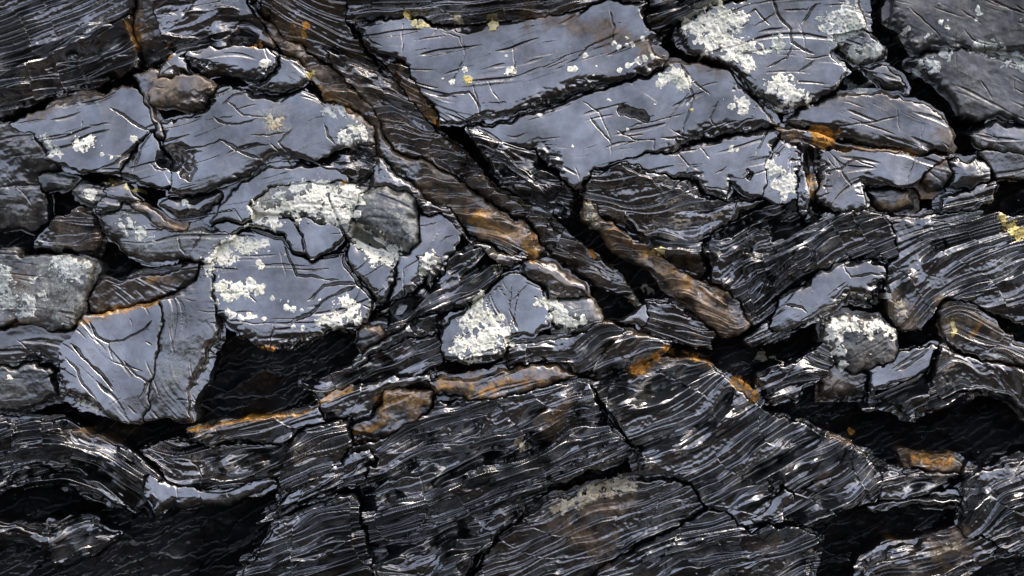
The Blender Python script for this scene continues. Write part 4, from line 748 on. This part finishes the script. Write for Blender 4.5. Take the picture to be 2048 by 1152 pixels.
# ------------------------------------------------------------------ lichens: type cover thickness ; label ; x,y,r blobs
LICHENS = """
w .9 4;small white lichen splash in the middle of the pale smooth slab at the left;160,290,13 180,284,14 170,294,11
w 1.2 5;round white lichen dot near the right end of the pale smooth slab;270,280,10
g .6 3;greyish lichen crust on the left border of the pale smooth slab;92,283,16 112,305,14 104,295,12
w 1.2 4;tiny pair of white lichen dots low on the pale smooth slab;208,310,5 225,314,4
w 1.2 5;round white lichen dot on the long slab tip;530,130,11 540,124,6
w .8 5;ring shaped white lichen beside the brown vein;688,272,15 702,260,12 718,262,12 728,272,12 718,284,11 700,286,13
g .5 3;faint frosty lichen just above the ring shaped one;650,222,15 678,215,17 665,228,12
w .75 6;wide belt of white lichen across the green grey boulder;515,428,22 545,436,26 578,420,26 608,405,28 640,395,28 672,400,30 700,395,26 690,432,22 662,425,20 640,418,18 705,378,16
g .5 3;grey lichen film on the top edge of the green grey boulder;560,395,18 600,377,22 645,374,22 690,374,14
w .85 7;thick white lichen on the lower left of the granular cobble;714,462,20 730,480,27 755,492,27 782,510,22 748,508,22 722,410,14 714,430,12
w .75 6;ragged white lichen at the top left corner of the broad dotted slab;440,502,22 470,492,26 500,495,22 525,490,14 420,530,17 450,522,18
w .85 5;flame shaped white lichen in the left half of the broad dotted slab;450,575,20 480,580,22 505,575,18 527,576,9 465,592,15 437,570,10 497,563,12
w 1.1 4;small white lichen dot above the flame shaped lichen;520,527,9 522,536,6
w 1.0 4;low chain of white lichen specks along the lower left of the broad dotted slab;458,622,7 468,630,9 484,634,8 500,630,8 512,633,6 530,636,6
w 1.1 4;single white lichen dot at the left border of the broad dotted slab;438,604,7
w 1.0 4;thin white lichen streak in the centre of the broad dotted slab;575,613,8 590,618,9 606,620,5
w 1.1 4;tiny white lichen dots just above the thin streak on the broad dotted slab;548,595,5 565,600,3.5 578,602,3
w .8 6;shaggy white lichen on the right part of the broad dotted slab;690,608,23 702,630,24 682,642,20 654,640,14 642,644,11 716,618,11
w 1.1 4;two white lichen dots at the bottom of the broad dotted slab;587,652,6 607,655,6
w .75 5;white lichen on the small mottled triangular shard;854,520,17 850,540,14 866,511,8 870,525,8
w .8 8;biggest white lichen in the middle of the face, hanging to a point;960,605,19 955,630,27 985,650,27 940,650,24 962,680,30 925,690,22 990,685,24 1012,662,15 948,708,17 1016,690,10 968,590,9
w .65 6;patchy white lichen spilling over the rounded grey rock in the centre;1085,600,15 1105,606,12 1120,630,20 1135,648,19 1150,642,13 1095,615,9 1162,638,9 1118,612,8
w .85 8;largest white lichen at the top, stepping down to the right;1390,58,24 1420,48,28 1452,45,27 1476,40,22 1430,75,25 1457,92,27 1482,100,28 1505,100,20 1492,125,20 1420,98,17 1400,42,15 1370,45,12
w .8 6;cap of white lichen on the upper rim of the pitted slab;1320,160,16 1345,153,23 1365,165,20 1340,138,12 1382,168,11
w .65 6;round white lichen near the right end of the pitted slab;1463,215,16 1485,208,18 1495,222,11 1468,200,9
w .9 4;small arrow shaped white lichen high on the striped slab;1226,88,7 1236,96,8 1252,92,6
w 1.1 4;three round white lichen dots in a row near the right end of the striped slab;1255,77,5 1262,90,6 1286,78,7
w .75 5;long white lichen streak on the lower right of the striped slab;1240,142,9 1257,135,10 1274,125,10 1290,118,9 1303,113,6
w 1.1 6;white lichen button low in the middle of the striped slab;1022,144,12 1014,150,6
w .9 5;small white lichen tuft right of the white button on the striped slab;1140,142,9 1150,139,7
y 1.1 6;round yellow lichen on the upper edge of the striped slab;987,54,12 990,46,5
y 1.1 5;small yellow lichen pad in the left part of the striped slab;938,160,10 930,156,5
w 1.1 4;faint white lichen dot above the small yellow pad;928,143,8
w 1.1 4;tiny white lichen dot left of the small yellow pad;906,166,7
y .8 5;yellowish lichen cluster at the upper left corner of the striped slab;812,32,9 832,48,11 846,50,9 856,52,5
t .9 5;tan lichen crumb at the top edge left of the round yellow lichen;912,40,10 924,42,5
w .6 6;loose white lichen beneath the largest one, above the swirled slab;1540,168,17 1572,178,27 1592,195,22 1575,205,20 1560,160,15 1612,205,11 1555,222,10
w .8 5;upright white lichen on the bright corner slab;1545,325,10 1550,347,16 1566,365,21 1545,370,13 1576,385,15 1568,397,12
g .7 6;grey green lichen climbing the upper slab right of the forked cracks;1690,25,20 1665,45,25 1690,55,27 1670,75,20 1712,55,18 1640,40,12
g .8 6;pale lichen on the dark rough knob near the top right;1708,102,13 1733,106,17 1755,95,14 1720,114,12 1746,110,12
g .8 5;dotted pale lichen trailing down left of the small shard;1685,125,9 1695,140,10 1711,157,12 1727,175,15 1740,165,8 1676,167,7 1680,150,6
g .8 5;frosty lichen between the largest white lichen and the forked cracks;1552,88,16 1532,105,10 1560,70,8 1546,98,10
g .7 5;whitish lichen on the left tip of the dull grey right slab;1838,134,15 1856,130,15 1866,142,10
g .8 5;whitish lichen blob in the crack between the two dull right slabs;1885,112,15 1898,106,9
g .7 5;lichen belt along the crack at the right edge under the corner slab;1958,93,13 1980,100,15 2005,110,15 2030,117,17 2050,125,18 2080,130,16 2012,130,12 2038,137,12
w 1.1 3;small white lichen dot at the left of the corner slab;1809,64,8 1812,58,5
w 1.1 3;upper of two small white lichen dots left on the corner slab;1880,45,7
w 1.1 3;lower of two small white lichen dots left on the corner slab;1893,57,6
g .9 3;grey lichen spot below the pair of dots on the corner slab;1855,74,9 1850,78,7
g .8 3;thin upright lichen smear in the middle of the corner slab;1952,20,8 1956,32,9 1948,42,7
y .8 5;yellow lichen streak under the pale smooth slab at the left;200,357,8 214,360,10 234,364,9 254,372,8 272,381,7
g .5 5;wide greenish lichen crust on the left edge of the blotchy block;8,575,30 20,605,26 60,602,18 72,562,14 52,622,18 8,545,18 88,585,12
g .7 5;bluish white lichen near the right corner of the blotchy block;140,538,26 118,528,20 158,552,17 172,530,12
w .9 4;small cream lichen low on the blotchy block;64,626,9 60,615,7
g .75 5;frosty lichen on the upper left of the frosted slab;245,455,12 266,456,15 285,465,13 302,482,14 275,470,10 262,442,8
w .9 3;little white lichen flecks on the crescent slab;368,405,9 378,412,5
w .65 9;ring of white lichen around the granular cobble in the lower right;1670,650,21 1700,645,22 1665,680,18 1675,705,17 1750,650,20 1772,660,18 1785,677,13 1740,664,13 1684,728,11
w 1.0 5;small white lichen buds right of the smooth oval slab;1775,594,10 1765,602,8
y .9 6;yellow white lichen at the right edge above the layered mass;2012,440,13 2025,458,16 2042,468,16 2000,430,8
t .75 6;long tan lichen strip at the bottom centre;1112,1020,14 1132,1010,16 1162,1000,19 1190,990,20 1216,978,20 1242,973,19 1265,972,13
o .9 8;ochre lichen clump in the seam above the cracked bright slab;1634,270,14 1655,274,17 1642,288,11 1668,280,8
o 1.0 5;orange crust at the tip of the black shard beside the striped slab;868,240,8 874,246,6 862,234,5
o 1.0 4;orange crust fleck above the right end of the long slab tip;506,92,7 520,93,6
o .9 4;ochre crust fleck above the crumpled slab;334,116,8 345,112,5
o .8 6;ochre crust in the black rock right of the upper vein;609,50,10 606,66,9
o 1.1 5;row of orange lichen beads under the broad dotted slab;528,697,5 537,694,6 547,697,6
o 1.1 4;orange bead at the foot of the dark layered lens;689,364,6
y 1.1 6;pale yellow bead on the upper edge of the ochre finger;1322,503,9 1310,500,6
o 1.0 6;orange crust in the black at the lower tip of the silver pleated block;1482,762,9 1497,773,10 1510,785,8
o .8 5;orange crust filling the seam above the silver pleated block;1330,700,12 1350,705,10 1372,712,11 1395,718,9 1310,712,9
o .8 5;orange crust at the lower end of the pleated grey block;1268,740,9 1284,736,9 1300,728,7
o 1.0 4;ochre dot on the black slope above the silver layers;1718,869,8
o .8 4;ochre crust strip above the steep teal column;1832,918,9 1855,924,10 1880,928,10 1900,926,8
y .9 5;yellow beads on the curved brown slab at the right;1908,648,7 1912,660,8 1904,668,6
t 1.0 7;tan block shaped crust at the left end of a bright ledge, bottom centre;1036,885,11 1046,895,9
t .7 4;tan crust patch near the bottom right shelf;1895,1098,14 1915,1090,12 1880,1108,9
t .7 4;tan crust at the foot of the smooth oval slab, beside a hollow;1798,608,12 1806,628,11
w 1.1 4;white chip of lichen at the foot of the upright dark rib;1629,417,7 1627,425,5
w .9 3;thin pale lichen line on the right side of the upright dark rib;1636,322,5 1638,335,5 1635,350,4
w 1.0 3;pale lichen crumbs along the lower left edge of the big leaning slab;160,800,6 170,803,6 185,810,5 193,816,6
w 1.1 3;white lichen dot on the dark crusted block at the left edge;21,757,8
y 1.1 3;little yellow lichen dot right of the dark oval pit;1382,220,5
w .9 4;white lichen tuft on the left end of the small brown mottled pebble;180,388,12 192,384,8
w .8 3;white lichen at the right side of the bluish pebble;1958,335,9 1962,348,7
w .8 3;sparse white lichen specks in the seam beneath the pitted slab;1462,298,8 1472,303,5
y .8 4;greenish yellow lichen on the slope above the kite shaped slab;618,148,7 624,142,5
t .6 6;dark tan lichen rosette on the large rippled slab;540,238,13 555,246,13 545,250,12
t .8 7;tan gritty tuft at the upper end of the ochre finger;1176,415,12 1182,435,11 1188,450,8
t .9 6;brown crumb wedged in the cleft between the ochre finger and the pale pointed shard;1296,574,10 1306,582,8
o .9 5;reddish crumb in the black cleft left of the ochre finger;1184,502,8 1190,510,6
t .9 6;tan crumb in the cleft just above the pale pointed shard;1268,597,11 1278,604,8
t .8 5;tan crumbs on the dark shard below the tip of the ochre finger;1540,716,13 1558,722,9
t .8 5;ochre brown crust on the right rim of the bright corner slab under the white chip;1428,432,7 1440,428,6
"""
SPECKS = np.random.default_rng(77)
HOMES = {"large bright striped": "tiny white lichen speck on the striped slab", "broad bright slab with a dark": "tiny white lichen speck on the slab with the oval pit",
         "dull grey slab at the right": "tiny pale lichen speck on the dull grey right slab", "dull blue grey slab in the top": "tiny pale lichen speck on the top right corner slab",
         "broad smooth bright slab dotted": "tiny white lichen speck on the broad dotted slab"}
for _k in range(28):
    _x, _y = [(SPECKS.uniform(760, 1300), SPECKS.uniform(60, 230)), (SPECKS.uniform(960, 1540), SPECKS.uniform(190, 340)), (SPECKS.uniform(1800, 2040), SPECKS.uniform(20, 220)), (SPECKS.uniform(440, 740), SPECKS.uniform(500, 660))][_k % 4]
    _b = LAB[int((_y - Y0) / GS), int((_x - X0) / GS)]
    for _h, _l in HOMES.items():
        if _b >= 0 and specs[_b][1].startswith(_h):
            LICHENS += "%s 1.1 3;%s;%.0f,%.0f,%.1f\n" % ('g' if 'pale' in _l else 'w', _l, _x, _y, SPECKS.uniform(3.0, 4.6))
LW = [gnoise(9), gnoise(3.6), gnoise(1.9), gnoise(5)]
ob = 0
def cells_noise(u, v, size, seed):
    """rounded granules: distance to the nearest of a jittered set of points"""
    r = np.random.default_rng(seed); n = 512; jx = r.random((n, n)).astype(np.float32); jy = r.random((n, n)).astype(np.float32)
    a = u / size; b = v / size; ia = np.floor(a).astype(int); ib = np.floor(b).astype(int); best = np.full(u.shape, 9.0, np.float32)
    for dx in (-1, 0, 1):
        for dy in (-1, 0, 1):
            x = ia + dx; y = ib + dy
            d = (x + jx[y % n, x % n] - a) ** 2 + (y + jy[y % n, x % n] - b) ** 2
            best = np.minimum(best, d)
    return np.sqrt(best)
for li, ln in enumerate(LICHENS.strip().splitlines()):
    prm, label, blobs = ln.split(';'); typ, cover, th = prm.split(); cover = float(cover); th = float(th)
    B = np.array([[float(q) for q in s.split(',')] for s in blobs.split()], np.float32)
    sl = box(B[:, :2], B[:, 2].max() * 1.5 + 6)
    big = B[:, 2].max(); k1 = 3.0 if big > 12 else 1.2
    u = U[sl] + LW[0][sl] * k1 + LW[1][sl] * k1 * 0.5; v = V[sl] + LW[3][sl] * k1 + LW[2][sl] * 0.8
    f = np.full(u.shape, -9.0, np.float32)
    for x, y, r in B: f = np.maximum(f, 1 - np.hypot(u - x, v - y) / r)
    holes = LW[1][sl] * 0.5 + LW[3][sl] * 0.5 + LW[2][sl] * 0.25
    c1 = cells_noise(U[sl], V[sl], 7.5 if big > 12 else 5.0, 5); c2_ = cells_noise(U[sl], V[sl], 3.6, 9)
    g = f * 1.5 - (0.05 + (1.25 - cover) * (0.38 + np.maximum(holes, -0.6) * 0.95)) - (c1 - 0.42) * 0.30 - LW[2][sl] * 0.16
    speck = np.clip(f + 0.75, 0, 0.75) * 0.9 + LW[2][sl] * 0.30 + LW[0][sl] * 0.22 - 1.12
    if big > 10: g = np.maximum(g, speck)
    own = g > 0
    if len(B) == 1: own &= f > -0.05
    cells = own[:-1, :-1] & own[1:, :-1] & own[:-1, 1:] & own[1:, 1:]
    if cells.sum() < 4: print("lost lichen", label); continue

    base = np.maximum(HT[sl], blur_s := HT[sl])
    h = base + 0.45 * th * (0.25 + 0.75 * np.clip(g / 0.5, 0, 1) ** 0.6) * (1.0 - 0.25 * c1 + 0.25 * LW[1][sl]) + 0.5 * (0.5 - c2_) + 0.5 * LW[2][sl]
    o = sheet("lichen_patch" if typ in 'wgy' else "crust_patch", cells, sl[0].start, sl[1].start, h.astype(np.float32), -80.0, LM[typ])
    tag(o, label, "lichen", "tiny lichen specks on the slabs" if "lichen speck on the" in label else {'w': "white lichens on the rock face", 'g': "grey green lichens on the rock face", 'y': "yellow lichens on the rock face",
        'o': "orange crusts on the rock face", 't': "tan crusts on the rock face"}[typ])
print("done", round(time.time() - T0, 1))
